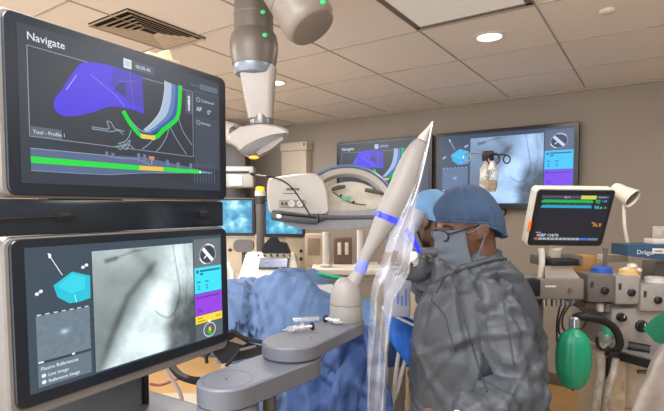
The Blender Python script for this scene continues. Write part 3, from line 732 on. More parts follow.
# grey lower apron
low = [(278, 211), (345, 211), (388, 208), (388, 222), (372, 226), (340, 229), (300, 229), (284, 224)]
mb = MB(); mb.loft([outline(low, DC+.02), outline(low, DC+.28)]); mb.build('apron', M_chg, carm)
mb = MB(); mb.tube([P(272, 215, DC-.02), P(279, 216, DC-.02), P(300, 218.5, DC-.02), P(318, 220, DC-.02)], [.03, .034, .032, .03], 12); mb.tube([P(318, 218, DC-.015), P(325, 217.5, DC), P(350, 217.5, DC+.02), P(388, 217.0, DC+.02)], [.03, .014, .013, .013], 10); mb.build('bumper', M_bump, carm)
mb = MB(); mb.tube([P(278, 214, DC-.052), P(316, 217.5, DC-.05)], .006, 8); mb.build('bumper_groove', M_blk, carm)
mb = MB(); mb.ell(P(279, 216, DC-.052), (.014, .008, .012)); mb.build('indicator_lamp', mat('white_led', (255, 255, 255), .3, emit=(255, 255, 255), es=2.2), carm)
mb = MB(); mb.tube(cab_, [.011]*10+[.005]*(len(cab_)-10), 6); mb.build('cable', M_blk, carm)
# button panel
a, b = P(279, 200, DC-.002), P(304, 207.5, DC-.002)
mb = MB(); mb.box(((a.x+b.x)/2, DC-.004, (a.z+b.z)/2), (b.x-a.x, .012, a.z-b.z), bev=.004); pn = mb.build('button_panel', mat('panel_grey', (150, 146, 140), .4), carm)
for u in (291.5, 300):
    c_ = P(u, 203.6, DC-.011); mb = MB(); mb.lathe([(.013, 0), (.019, 0), (.019, .003), (.013, .003), (.013, 0)], c_, (0, -1, 0), n=24); mb.build('button_ring', mat('ring_white', (245, 243, 238), .3), pn)
for u in (282, 286):
    c_ = P(u, 203.6, DC-.011); mb = MB(); mb.box(c_, (.012, .006, .018), bev=.002); mb.build('button', M_dgrey, pn)
mb = MB(); p = P(286, 190.5, DC-.0015); mb.text('SIEMENS', .022, p, depth=.0012); mb.build('lettering', M_blk, carm)
p0 = P(284, 193.5, DC-.001); mb = MB(); mb.box((p0.x+.04, DC-.0005, p0.z), (.09, .002, .004)); mb.build('lettering', M_dgrey, carm)
# arc: an elliptic band seen from its side, cream inside
AC = P(347, 219, DC+.1); RX, RZ = 50*S, 54*S
def arc_pt(a, k, d): return (AC.x + RX*k*math.cos(a), d, AC.z + RZ*k*abs(math.sin(a))**.8)
rings = []
for i in range(41):
    a = math.radians(176 - 170*i/40)
    rings.append([arc_pt(a, 1.0, DC+.06), arc_pt(a, 1.0, DC+.34), arc_pt(a, .93, DC+.36), arc_pt(a, .86, DC+.34), arc_pt(a, .80, DC+.10), arc_pt(a, .86, DC+.05), arc_pt(a, .95, DC+.04)])
mb = MB(); mb.loft(rings); mb.build('arc', M_ch, carm)
rings = []
for i in range(33):
    a = math.radians(152 - 140*i/32)
    rings.append([arc_pt(a, .985, DC+.035), arc_pt(a, 1.025, DC+.045), arc_pt(a, 1.025, DC+.15), arc_pt(a, .985, DC+.15)])
mb = MB(); mb.loft(rings); mb.build('arc_trim', M_blue, carm)
# inner dish
rings = []
for k, d in ((.84, DC+.12), (.80, DC+.2), (.6, DC+.26), (.3, DC+.28)):
    rings.append([(AC.x + .02 + RX*k*.96*math.cos(t_), d, AC.z + .015 + (RZ*k*.80*math.sin(t_) if math.sin(t_) > 0 else RZ*k*.22*math.sin(t_))) for t_ in [2*PI*i/40 for i in range(40)]])
mb = MB(); mb.loft(rings); mb.build('inner_shell', mat('shell_cream', (226, 216, 198), .4), carm)
for (u0, v0, u1, v1) in ((332, 189.5, 345, 186.5), (365, 190, 384, 194)):
    mb = MB(); mb.tube([P(u0, v0, DC+.06), P((u0+u1)/2, (v0+v1)/2-.6, DC+.05), P(u1, v1, DC+.06)], [.012, .014, .010], 8); mb.build('grip', mat('grip_brown', (86, 80, 76), .5), carm)
mb = MB(); mb.tube(bez([P(333, 192, DC+.08), P(343, 199, DC+.08), P(354, 203.5, DC+.08), P(366, 205, DC+.08)]), .004, 6); mb.build('seam', M_dgrey, carm)
mb = MB(); c_ = P(346, 198.5, DC+.07); mb.prism(rrect(.05, .026, .008, cx=c_.x, cy=c_.z), c_.y-.01, c_.y+.02, 'xz'); mb.build('green_sticker', mat('sticker_green', (96, 180, 150), .5), carm)
for u, v in ((341, 195.5), (353.5, 202)):
    mb = MB(); mb.ell(P(u, v, DC+.068), (.009, .006, .007)); mb.build('screw', M_blk, carm)
# post and base of the scanner
mb = MB(); a = P(398, 222, DC+.1); mb.box((a.x, DC+.2, a.z/2+.03), (.12, .16, a.z), bev=.02); mb.box((a.x-.06, DC+.2, a.z-.01), (.2, .14, .09), bev=.02); mb.build('column', M_chg, carm)
mb = MB(); mb.box((a.x, DC+.2, .1), (.3, .5, .16), bev=.05, seg=3); mb.build('base', M_ch, carm)

# white poles, shelf counter and beige boxes under the scanner
M_pole = mat('pole_white', (220, 214, 206), .35)
for (u, v0, d, r, lab) in ((326, 232, 3.75, .027, 'thick white pole standing on the counter below the scanner'), (360, 230, 3.75, .024, 'white pole standing on the counter beside the robotic arm'),):
    p = P(u, v0, d); q_ = P(u, 266, d)
    t = thing('equipment_pole', lab, 'pole', (p.x, d, q_.z), group='white poles on the counter')
    mb = MB(); mb.cyl((p.x, d, q_.z+.006), (p.x, d, p.z), r); mb.build('tube', M_pole, t)
    mb = MB(); mb.lathe([(0, .0), (.05, .0), (.05, .012), (.03, .018), (0, .018)], (p.x, d, q_.z-.0), n=24); mb.build('foot', M_pole, t)
a, b = P(318, 266, 3.75), P(372, 275, 3.75)
t = thing('counter', 'cream counter shelf with cabinets behind the draped patient', 'counter', ((a.x+b.x)/2, 3.85, 0))
mb = MB(); mb.box(((a.x+b.x)/2+.1, 3.85, a.z-.03), (b.x-a.x+.3, .5, .045), bev=.008); mb.build('worktop', M_cream, t)
mb = MB(); mb.box(((a.x+b.x)/2+.1, 3.88, (a.z-.06)/2), (b.x-a.x+.24, .42, a.z-.06), bev=.006); mb.build('cabinet', M_beige, t)
for k in (0, 1, 2):
    xx = a.x + .04 + k*.27
    mb = MB(); mb.box((xx+.13, 3.665, (a.z-.06)/2), (.25, .014, a.z-.14), bev=.004); d0 = mb.build('door', mat('counter_door', (150, 134, 116), .5), t)
    mb = MB(); mb.box((xx+.22, 3.65, a.z-.2), (.012, .016, .1), bev=.003); mb.build('handle', M_silver, d0)
a, b = P(305, 234, 3.95), P(323, 266, 3.95)
t = thing('equipment_box', 'beige box cabinet on the counter behind the thick white pole', 'box', ((a.x+b.x)/2, 4.0, a.z-.3))
mb = MB(); mb.box(((a.x+b.x)/2, 4.0, (a.z+b.z)/2), (b.x-a.x, .16, a.z-b.z), bev=.008); mb.build('body', mat('box_tan', (186, 168, 146), .5), t)
mb = MB(); mb.box(((a.x+b.x)/2, 3.917, (a.z+b.z)/2+.03), (b.x-a.x-.05, .01, .14), bev=.003); mb.build('front_panel', mat('box_brown', (142, 122, 102), .5), t)
a, b = P(334, 238, 3.95), P(352, 266, 3.95)
t = thing('equipment_box', 'small brown box between the two white poles on the counter', 'box', ((a.x+b.x)/2, 4.0, b.z))
mb = MB(); mb.box(((a.x+b.x)/2, 4.0, (a.z+b.z)/2), (b.x-a.x, .14, a.z-b.z), bev=.008); mb.build('body', mat('box_dark', (104, 84, 70), .5), t)
for k in (-1, 1):
    mb = MB(); mb.box(((a.x+b.x)/2+k*.03, 3.925, (a.z+b.z)/2+.03), (.03, .012, .1), bev=.004); mb.build('handle', M_cream, t)

# cream control console with display (236-302, 250-277)
DK = 3.25
t = thing('control_console', 'cream control console with a small blue display', 'console', (P(268, 262, DK).x, DK+.1, 0))
fr = [P(237, 277, DK), P(303, 277, DK)]
xa, xb = P(236, 275, DK).x, P(304, 275, DK).x
zt, zb = P(260, 252, DK+.25).z, P(260, 282, DK).z
sec = [(xa, DK, zb-.12), (xb, DK, zb-.12), (xb, DK, zb+.03), (xa, DK, zb+.03)]
def csec(x, ins):
    return [(x, DK, zb-.3), (x, DK, zb+.02), (x, DK+.03, zb+.05), (x, DK+.22, zt-.01), (x, DK+.27, zt), (x, DK+.36, zt-.04), (x, DK+.38, zb-.3)]
w2 = .0
rings = [[(xa+.012+max(0, (p[2]-zb))*.08, p[1]+.01, p[2]-.008) for p in csec(xa, 0)], [(xa+.03+max(0, (p[2]-zb))*.12, p[1], p[2]) for p in csec(xa, 0)],
         [(xb-.03-max(0, (p[2]-zb))*.45, p[1], p[2]) for p in csec(xb, 0)], [(xb-.012-max(0, (p[2]-zb))*.42, p[1]+.01, p[2]-.008) for p in csec(xb, 0)]]
mb = MB(); mb.loft(rings); mb.build('body', M_cream, t)
sl = Vector((0, .19, zt-.01-zb-.05)).normalized()
cc = Vector(((P(263, 262, DK).x+P(281, 262, DK).x)/2 - .0, DK+.115, (zb+.05+zt-.01)/2))
Ms = basis(cc, (1, 0, 0), sl)
mb = MB(Ms); mb.box((0, -.004, 0), (.21, .012, .12), bev=.004); bz = mb.build('display_frame', M_dgrey, t)
s_ = Screen(); s_.image(0, 0, 1, 1, lambda a_, b_: (70+60*a_*(1-b_)+40*noise.noise(Vector((a_*6, b_*5, 1))), 98+60*a_*(1-b_)+40*noise.noise(Vector((a_*6, b_*5, 1))), 150+50*a_), 12, 8); s_.build(Ms @ Matrix.Translation((0, -.0105, 0)), .185, .095, bz, gain=.7)
for k in range(6):
    mb = MB(Ms); mb.cyl((-.12+.045*k, -.002, .085), (-.12+.045*k, -.016, .085), .008, n=12); mb.build('key', M_blk if k % 2 else mat('key_brown', (120, 80, 60), .5), t)
mb = MB(); mb.box(((xa+xb)/2, DK+.22, (zb-.3)/2), (.25, .2, zb-.3)); mb.box(((xa+xb)/2, DK+.18, .03), (.42, .36, .06), bev=.02); mb.build('pedestal', M_off, t)
# coil of white cable beside the console
pc = P(234, 271, 3.2)
mb = MB(); mb.tube(bez([P(222, 268, 3.16), P(228, 265, 3.14), P(232, 271, 3.13), P(233, 278, 3.12), P(232, 300, 3.1)]), .018, 8); o = mb.build('white_cable', M_pole, None); tag(o, 'thick white cable curving beside the cream console', 'cable')

# ------------------------------------------------------------------ the robotic arm
M_arm = mat('robot_grey', (92, 95, 104), .5, var=.02)
M_armw = mat('robot_white', (140, 135, 131), .5, var=.02)
M_seam = mat('seam_dark', (70, 68, 68), .6)
M_ring = mat('blue_light_ring', (40, 50, 220), .3, emit=(44, 48, 255), es=1.1)
Cl, Cu, Cd = P(228, 379, 1.10), P(292, 340, 1.277), P(346, 322, 1.50)
zl, zu = Cl.z, Cu.z
rob = thing('robot_arm', 'grey jointed robotic arm with white tapered upright and blue light ring', 'robotic arm', (Cl.x, Cl.y, 0))
def stadium(a, b, ra, rb, n=20):
    d = Vector((b[0]-a[0], b[1]-a[1])); an = math.atan2(d.y, d.x); L_ = d.length; al = math.acos((ra-rb)/L_)
    pts = [(a[0]+ra*math.cos(an+t_), a[1]+ra*math.sin(an+t_)) for t_ in [al+(2*PI-2*al)*k/n for k in range(n+1)]]
    pts += [(b[0]+rb*math.cos(an+t_), b[1]+rb*math.sin(an+t_)) for t_ in [-al+2*al*k/n for k in range(n+1)]]
    return pts
def plate(mb, a, b, ra, rb, z0, z1, ch=.004):
    f = lambda k, z: [(x, y, z) for x, y in stadium(a, b, ra-k, rb-k)]
    mb.loft([f(ch, z0), f(0, z0+ch), f(0, z1-ch), f(ch, z1)]); return mb
plate(MB(), Cl, Cu, .071, .078, zl-.05, zl).build('lower_link', M_arm, rob)
mb = MB(); mb.lathe([(.056, -.001), (.0575, .0006), (.059, -.001)], (Cl.x, Cl.y, zl), n=48); mb.build('joint_ring', M_seam, rob)
mb = MB(); mb.lathe([(0, 0), (.003, .0), (.003, .0012), (0, .0012)], (Cl.x-.004, Cl.y, zl), n=12); mb.build('screw', M_seam, rob)
mb = MB(); mb.lathe([(.0695, zl-.05), (.0695, zl-.056), (.071, zl-.058), (.071, zl-.35), (.075, zl-.36), (.075, .25), (.0, .25)], (Cl.x, Cl.y, 0), n=48); mb.build('column', M_arm, rob)
mb = MB(); plate(mb, (Cl.x, Cl.y), (Cl.x+.06, Cl.y+.2), .13, .12, .03, .25, .03); mb.build('base', M_arm, rob)
mb = MB(); q_ = Cl + (Cu-Cl)*.55; mb.box((q_.x+.012, q_.y-.02, zl-.12), (.03, .03, .15), bev=.004); mb.build('cable_bracket', mat('bracket_brown', (74, 66, 60), .5), rob)
mb = MB(); mb.lathe([(.076, zl-.001), (.076, zl+.004), (.078, zl+.005)], (Cu.x, Cu.y, 0), n=48); mb.build('joint_collar', M_seam, rob)
plate(MB(), Cu, Cd, .080, .058, zl+.004, zu).build('upper_link', M_arm, rob)
mb = MB(); mb.lathe([(0, 0), (.003, .0), (.003, .0012), (0, .0012)], (Cu.x+.05, Cu.y+.02, zu), n=12); mb.build('screw', M_seam, rob)
dz = lambda v: P(346, v, 1.5).z
mb = MB(); mb.lathe([(.0, zu), (.050, zu), (.0515, zu+.004), (.051, dz(305)), (.0505, dz(304)), (.0505, dz(303.4)), (.051, dz(302.5)), (.050, dz(297)), (.046, dz(290)), (.040, dz(286)), (.035, dz(282.6)), (.028, dz(280)), (.018, dz(278)), (0, dz(277.3))], (Cd.x, Cd.y, 0), n=48)
mb.build('wrist_dome', M_armw, rob)
mb = MB(); mb.lathe([(.0505, -.0006), (.0516, .0), (.0505, .0006)], (Cd.x, Cd.y, dz(303.7)), n=48); mb.build('dome_seam', M_seam, rob)
ax = [(351, 286, 9), (356, 278, 6.8), (359.5, 272, 5.8), (364, 260, 5.8), (372, 245, 7.2), (380, 230, 9.6), (387, 217, 12), (394.5, 203, 13.2), (402, 189, 13.6), (407, 176, 13.2), (411.5, 164, 12.2), (416, 153, 10.6), (419.3, 146, 8.6), (421, 142, 6.6), (421.8, 140.2, 4.6)]
pa_ = bez([P(u, v, 1.5) for u, v, r in ax], 4); rr = []
for i in range(len(ax)-1):
    for k in range(4): rr.append((ax[i][2]+(ax[i+1][2]-ax[i][2])*k/4)*1.5/F)
rr.append(ax[-1][2]*1.5/F)
mb = MB(); mb.tube(pa_, rr, 32); mb.build('upright', M_armw, rob)
ring_c = P(387, 217.5, 1.5); ring_ax = (P(394.5, 203, 1.5)-P(380, 230, 1.5) + Vector((-.006, 0, .008))).normalized()
mb = MB(); mb.lathe([(.0355, -.0095), (.0395, -.0085), (.0405, 0), (.0398, .0085), (.0360, .0095)], ring_c, ring_ax, n=40, sx=1.0, sy=1.0)
mb.build('light_ring', M_ring, rob)
mb = MB(); c1 = P(361.5, 266.5, 1.5); a1 = (P(364, 260, 1.5)-P(359.5, 272, 1.5)).normalized(); mb.lathe([(.0180, -.020), (.0196, -.016), (.0190, .0), (.0196, .016), (.0185, .020)], c1, a1, n=32); mb.build('neck_glow', mat('neck_blue', (112, 122, 208), .4, emit=(70, 84, 230), es=.45), rob)  # blue glow on the neck, put in as an emissive sleeve
tip = bez([P(421, 143, 1.5), P(424, 136, 1.5), P(428, 129.5, 1.5), P(432.5, 121.5, 1.5)], 5)
mb = MB(); mb.tube(tip, [.021, .0185, .017, .016, .0145, .013, .0115, .010, .009, .008, .0068, .0056, .0045, .0036, .003, .002][:len(tip)], 16); mb.build('tip', mat('tip_grey', (186, 180, 174), .4), rob)
mb = MB(); c1 = P(421.2, 142, 1.5); mb.lathe([(.019, -.003), (.0205, 0), (.019, .003)], c1, ring_ax, n=24); mb.build('tip_collar', M_dgrey, rob)

# the second arm behind, grey panel and blue ring
rob2 = thing('robot_arm', 'grey upright robotic arm behind, half veiled by the clear plastic sheet', 'robotic arm', (P(452, 252, 2.17).x, 2.17, 0))
M_lil = mat('lilac_grey', (160, 162, 176), .5)
a, b = P(386, 262, 2.03), P(411, 318, 2.03)
mb = MB(); mb.box(((a.x+b.x)/2, 2.08, (a.z+b.z)/2), (b.x-a.x, .09, a.z-b.z), bev=.012); mb.build('upright_panel', M_lil, rob2)
cR2 = P(452, 252, 2.17)
mb = MB(); mb.tube([P(400, 254, 2.08), P(428, 254, 2.15), cR2], .030, 16); mb.build('link', M_arm, rob2)
mb = MB(); mb.cyl((cR2.x, cR2.y, .06), (cR2.x, cR2.y, cR2.z+.04), .03); mb.build('column', M_arm, rob2)
mb = MB(); mb.box((cR2.x, cR2.y-.01, .04), (.16, .08, .08), bev=.02); mb.build('base', M_arm, rob2)
pb_ = bez([P(398, 266, 2.06), P(397, 252, 2.06), P(402, 238, 2.06), P(411, 224, 2.06), P(418, 210, 2.06)], 4)
mb = MB(); mb.tube(pb_, [.05+.004*math.sin(i*.4)-.0006*i for i in range(len(pb_))], 24); mb.build('shoulder', M_lil, rob2)
mb = MB(); cR = P(413, 236, 1.93); mb.tube([P(406, 229, 2.005), P(413, 239, 2.0), P(420, 253, 2.01)], [.008, .012, .006], 10); mb.build('light_ring', M_ring, rob2)
for u, v0, v1 in ((398, 290, 304), (402, 296, 306), (406, 289, 306)):
    p0, p1 = P(u, v0, 2.03), P(u, v1, 2.03)
    mb = MB(); mb.box((p0.x, 2.034, (p0.z+p1.z)/2), (.007, .004, p0.z-p1.z)); mb.build('blue_mark', mat('blue_mark', (84, 110, 176), .5), rob2)

# syringes lying on the upper link
M_clear = clear_mat('clear_barrel', white=.22, gloss=.3)
def syringe(u0, v0, u1, v1, lab):
    a, b = PZ(u0, v0, zu+.011), PZ(u1, v1, zu+.011); L_ = (b-a).length
    t = thing('syringe', lab, 'syringe', ((a+b)/2 - Vector((0, 0, .011))), group='syringes on the robotic arm')
    dv = (b-a).normalized()
    mb = MB(); mb.lathe([(.002, 0), (.0025, .012), (.009, .016), (.0095, L_*.62), (.0095, L_*.62+.001), (.0145, L_*.62+.001), (.0145, L_*.62+.003), (.007, L_*.62+.003)], a, dv, n=20); mb.build('barrel', M_clear, t)
    mb = MB(); mb.lathe([(0, L_*.35), (.0085, L_*.35), (.0085, L_*.42), (.004, L_*.43), (.004, L_*.95), (0, L_*.95)], a, dv, n=16); mb.build('plunger', M_off, t)
    mb = MB(); mb.lathe([(0, L_*.95), (.011, L_*.95), (.011, L_*1.0), (0, L_*1.0)], a, dv, n=16); mb.build('plunger_cap', M_blk, t)
syringe(283, 330, 313, 326, 'clear syringe lying across the arm nearest the rounded elbow joint')
syringe(343, 322.5, 325, 318.5, 'clear syringe lying close against the base of the white dome')
c_ = PZ(306, 321, zu)
mb = MB(basis(c_, (1, .3, 0))); mb.box((0, 0, .006), (.085, .03, .012), bev=.004); o = mb.build('clear_tray', M_clear, None); tag(o, 'small clear plastic packet lying between the two syringes', 'packet')

# ------------------------------------------------------------------ the draped patient on the table
M_drape = mat('surgical_drape_blue', (92, 119, 160), .75, var=.05, scale=8, bump=.15, bscale=60)
M_drape2 = mat('drape_light_blue', (118, 152, 200), .75, var=.05, scale=8)
M_table = mat('table_grey', (84, 92, 108), .5)
tx0, tx1 = P(205, 300, 2.45).x, P(368, 300, 2.3).x
t = thing('operating_table', 'operating table under the blue drape, on a grey pedestal', 'operating table', ((tx0+tx1)/2, 2.55, 0))
mb = MB(); mb.box(((tx0+tx1)/2, 2.55, .86), (tx1-tx0, .5, .10), bev=.02); mb.build('tabletop', M_table, t)
mb = MB(); mb.box(((tx0+tx1)/2+.12, 2.6, .46), (.3, .3, .74), bev=.02); mb.build('pedestal', M_table, t)
mb = MB(); mb.box(((tx0+tx1)/2+.05, 2.6, .06), (.7, .45, .12), bev=.03); mb.build('foot', M_table, t)
def bump(x, c, w_): return math.exp(-((x-c)/w_)**2)
def top_z(x, y):
    """height of the draped body"""
    k = (x-tx0)/(tx1-tx0)
    body = .10 + .125*bump(k, .42, .28) + .10*bump(k, .66, .2) + .085*bump(k, .12, .2)
    across = max(0, 1-abs((y-2.56)/.33)**2.4)
    return .92 + body*across**.75
NU, NV = 190, 140
def drape(i, j):
    x = tx0-.06 + (tx1-tx0+.10)*i; k = i
    near = 2.24 - .02*math.sin(7*i) + .05*bump(i, .05, .2)
    hang = .10 + .84*sst(.26, .42, i)            # near side falls to the floor only to the right of the black straps
    Lf = .62; Lt = hang + Lf + .35; s_ = j*Lt
    if s_ < hang:
        h = hang-s_
        f = noise.noise(Vector((x*5.5, h*1.2, 3)))*.06*min(1, h*2.2) + .025*math.sin(x*26+2*noise.noise(Vector((x*3, 0, 0))))*min(1, h*2)
        y = near - .02 - .05*min(1, h*3) + f - .06*h; z = .955 - h
        if i > .5: y -= .1*sst(.5, .8, i)*min(1, h*2)
    elif s_ < hang+Lf:
        y = near + (s_-hang); z = max(.935, top_z(x, y))
    else:
        h = s_-hang-Lf; y = near+Lf+.03; z = .935-h
    q_ = Vector((x*4.2, y*4.2, z*3))
    cr = abs(noise.noise(q_+Vector((0, 0, 5)))); cr2 = abs(noise.noise(q_*2.3))
    z += .035*(.25-cr) + .015*(.25-cr2)
    return (x, y, z)
mb = MB(); mb.grid(drape, NU, NV); o = mb.build('surgical_drape', M_drape, None, smooth=2.5, fix=False)
creases(o, 130, .016, .034, .38, 5, .0); tag(o, 'large blue surgical drape covering the patient on the table', 'drape')
md = o.modifiers.new('thick', 'SOLIDIFY'); md.thickness = .004
# gathered blue drape below the upper link and at the right of it
def gathered(i, j):
    a = P(286, 352, 1.95); b = P(384, 338, 1.8)
    x = a.x + (b.x-a.x)*i; y0 = a.y + (b.y-a.y)*i; zt_ = (P(300, 360, 1.9).z + (P(362, 326, 1.8).z-P(300, 360, 1.9).z)*sst(.1, .75, i))
    h = j*(zt_-.25)
    f = (.07*noise.noise(Vector((x*6+.3*j, j*2.2, 1))) + .035*abs(noise.noise(Vector((x*13+2*j, j*3, 8)))))*min(1, .25+j*2.5)
    return (x + .03*noise.noise(Vector((j*4, x*3, 2))), y0 - f - .05*j, zt_-h)
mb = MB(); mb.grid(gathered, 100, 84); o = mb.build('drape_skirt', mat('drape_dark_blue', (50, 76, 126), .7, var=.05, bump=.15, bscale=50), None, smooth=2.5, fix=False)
creases(o, 60, .035, .05, .28, 8, .4); tag(o, 'darker blue drape hanging in folds below the robotic arm', 'drape'); md = o.modifiers.new('thick', 'SOLIDIFY'); md.thickness = .004
# green towel edge and pale paper on the drape
def towel(i, j):
    p = P(318+32*i, 271.5+7*i, 2.15-.1*i); return (p.x, p.y+.10*j, p.z-.012*math.sin(PI*j)-.02*j+.006*noise.noise(Vector((i*5, j*4, 1))))
mb = MB(); mb.grid(towel, 20, 8); o = mb.build('green_towel', mat('towel_green', (30, 150, 116), .8), None, smooth=2.5, fix=False); tag(o, 'narrow green towel along the top of the blue drape', 'towel'); o.modifiers.new('thick', 'SOLIDIFY').thickness = .006
# small grey vent piece behind the dome
mb = MB(); mb.loft([[tuple(P(u, v, d)) for u, v in ((317, 285), (332, 284), (338, 290), (332, 294), (320, 289))] for d in (1.70, 1.74)]); o = mb.build('grey_clip', mat('clip_grey', (168, 168, 166), .5), None); tag(o, 'flat pale grey clip lying on the drape behind the dome', 'clip')
# black straps at the near end of the table
M_strap = mat('strap_black', (26, 28, 34), .7)
t = thing('strap_bundle', 'black straps and pad hanging at the table end beside the lower screen', 'straps', (P(235, 350, 1.9).x, 1.9, P(235, 368, 1.9).z))
mb = MB(); mb.loft([[tuple(P(u, v, d)) for u, v in ((220, 334), (233, 332), (250, 343), (262, 346), (262, 356), (240, 360), (222, 364), (212, 352))] for d in (1.88, 1.95)]); mb.build('pad', M_strap, t)
for pts in (((214, 352), (222, 340), (232, 331), (244, 338), (262, 342)), ((205, 357), (213, 348), (219, 338)), ((206, 356), (207, 363)), ((226, 366), (234, 358), (240, 350)), ((219, 336), (216, 334), (222, 346))):
    mb = MB(); mb.tube(bez([P(u, v, 1.86) for u, v in pts], 5), .008, 6); mb.build('strap', M_strap, t)
mb = MB(); mb.loft([[tuple(P(u, v, d)) for u, v in ((229, 341), (236, 337), (247, 343), (243, 345))] for d in (1.86, 1.87)]); mb.build('buckle_plate', mat('buckle_tan', (128, 112, 94), .5), t)
mb = MB(); mb.tube([P(240, 350, 1.86), P(256, 346, 1.86)], .006, 6); mb.build('buckle', mat('buckle_grey', (110, 110, 112), .4), t)

# ------------------------------------------------------------------ blue bagged hamper, carton, and the clear plastic
t = thing('hamper_stand', 'white tubular stand holding a blue plastic bag', 'hamper', (P(400, 400, 2.2).x, 2.26, 0))
def bagf(i, j):
    a = 2*PI*i; u = 405; c_ = P(405, 330, 2.26); r = .115*(1-.25*j) * (1+.06*noise.noise(Vector((math.cos(a)*2, math.sin(a)*2, j*3))))
    zt_ = P(405, 318, 2.26).z - .05*math.cos(a)*1.0; return (c_.x + r*math.cos(a)*.9, c_.y + r*math.sin(a)*.8, zt_ - j*.20*(1+.25*math.cos(a)) )
mb = MB(); mb.grid(bagf, 40, 14); mb.build('bag', mat('bag_blue', (44, 104, 196), .35, var=.1, bump=.3, bscale=30), t, smooth=2.5)
c_ = P(405, 318, 2.26)
mb = MB(); mb.tube([(c_.x+.106*math.cos(a), c_.y+.094*math.sin(a), c_.z-.05*math.cos(a)) for a in [2*PI*k/24 for k in range(25)]], .006, 8); mb.build('rim', M_pole, t)
for pts in (((409, 348), (402, 372), (397, 392), (391, 402), (380, 405)), ((409, 350), (414, 372), (418, 405), (418, 440)), ((400, 346), (396, 372), (392, 410), (391, 440))):
    mb = MB(); mb.tube(bez([P(u, v, 2.23) for u, v in pts], 5), .0105, 10); mb.build('leg', M_pole, t)
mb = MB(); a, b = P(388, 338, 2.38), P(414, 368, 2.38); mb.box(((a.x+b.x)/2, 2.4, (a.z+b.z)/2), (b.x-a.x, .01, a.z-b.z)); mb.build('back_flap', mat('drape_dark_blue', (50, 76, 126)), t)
a, b = P(410, 280, 2.7), P(434, 322, 2.7)
t = thing('carton', 'beige cardboard carton with pointed top standing behind the gowned person', 'carton', ((a.x+b.x)/2, 2.75, 0))
mb = MB(); w_ = b.x-a.x; xm = (a.x+b.x)/2; mb.box((xm, 2.76, a.z/2), (w_, .12, a.z), bev=.003); mb.build('body', mat('carton_beige', (214, 194, 158), .6), t)
zt_ = P(420, 268, 2.7).z
mb = MB(); mb.prism([(xm-w_/2, a.z), (xm+w_/2, a.z), (xm+.02, zt_), (xm-.02, zt_)], 2.70, 2.82, 'xz'); mb.build('gable_top', mat('carton_top', (206, 186, 152), .6), t)
p = P(419, 297, 2.698); mb = MB(); mb.box((p.x, 2.698, p.z), (.035, .004, .02)); mb.build('green_mark', mat('mark_green', (110, 190, 150), .5), t)

M_sheet = clear_mat('clear_plastic', white=.24, gloss=.16); M_tubec = clear_mat('clear_tubing', col=(210, 205, 196), white=.3, gloss=.08, rough=.3)
def sheet_a(i, j):
    """hangs from the arm's tip and falls to the right of the dome"""
    path = [(432, 122), (427, 148), (419, 182), (410, 208), (398, 240), (388, 272), (384, 300), (382, 330), (381, 360), (380, 411), (380, 440)]
    wl = [0, 1.5, 3, 6, 10, 12, 14, 14, 14, 13, 13]; wr = [.6, 1, 2, 6, 16, 22, 10, 8, 7, 6, 6]
    s_ = j*(len(path)-1); k = min(int(s_), len(path)-2); f = s_-k
    u = path[k][0]*(1-f)+path[k+1][0]*f; v = path[k][1]*(1-f)+path[k+1][1]*f
    l = wl[k]*(1-f)+wl[k+1]*f; r = wr[k]*(1-f)+wr[k+1]*f
    d = 1.44 + .05*j + .03*math.sin(i*9+4*j)*(min(1, j*2)) + .02*noise.noise(Vector((i*4, j*9, 2)))
    p = P(u - l + (l+r)*i + 1.5*noise.noise(Vector((i*3, j*12, 5)))*min(1, j*3), v, d); return tuple(p)
mb = MB(); mb.grid(sheet_a, 26, 70); o = mb.build('plastic_sheet', M_sheet, None, smooth=2.5, fix=False)
tag(o, 'clear plastic sheet draped from the tip of the white arm', 'plastic sheet')
mb = MB(); mb.tube(bez([P(u, v, 1.43) for u, v in ((432.5, 121.5), (428, 146), (420, 180), (411.5, 206))], 8), .0024, 6); e_ = mb.build('sheet_edge', clear_mat('sheet_edge', white=.8, gloss=.3), o); 

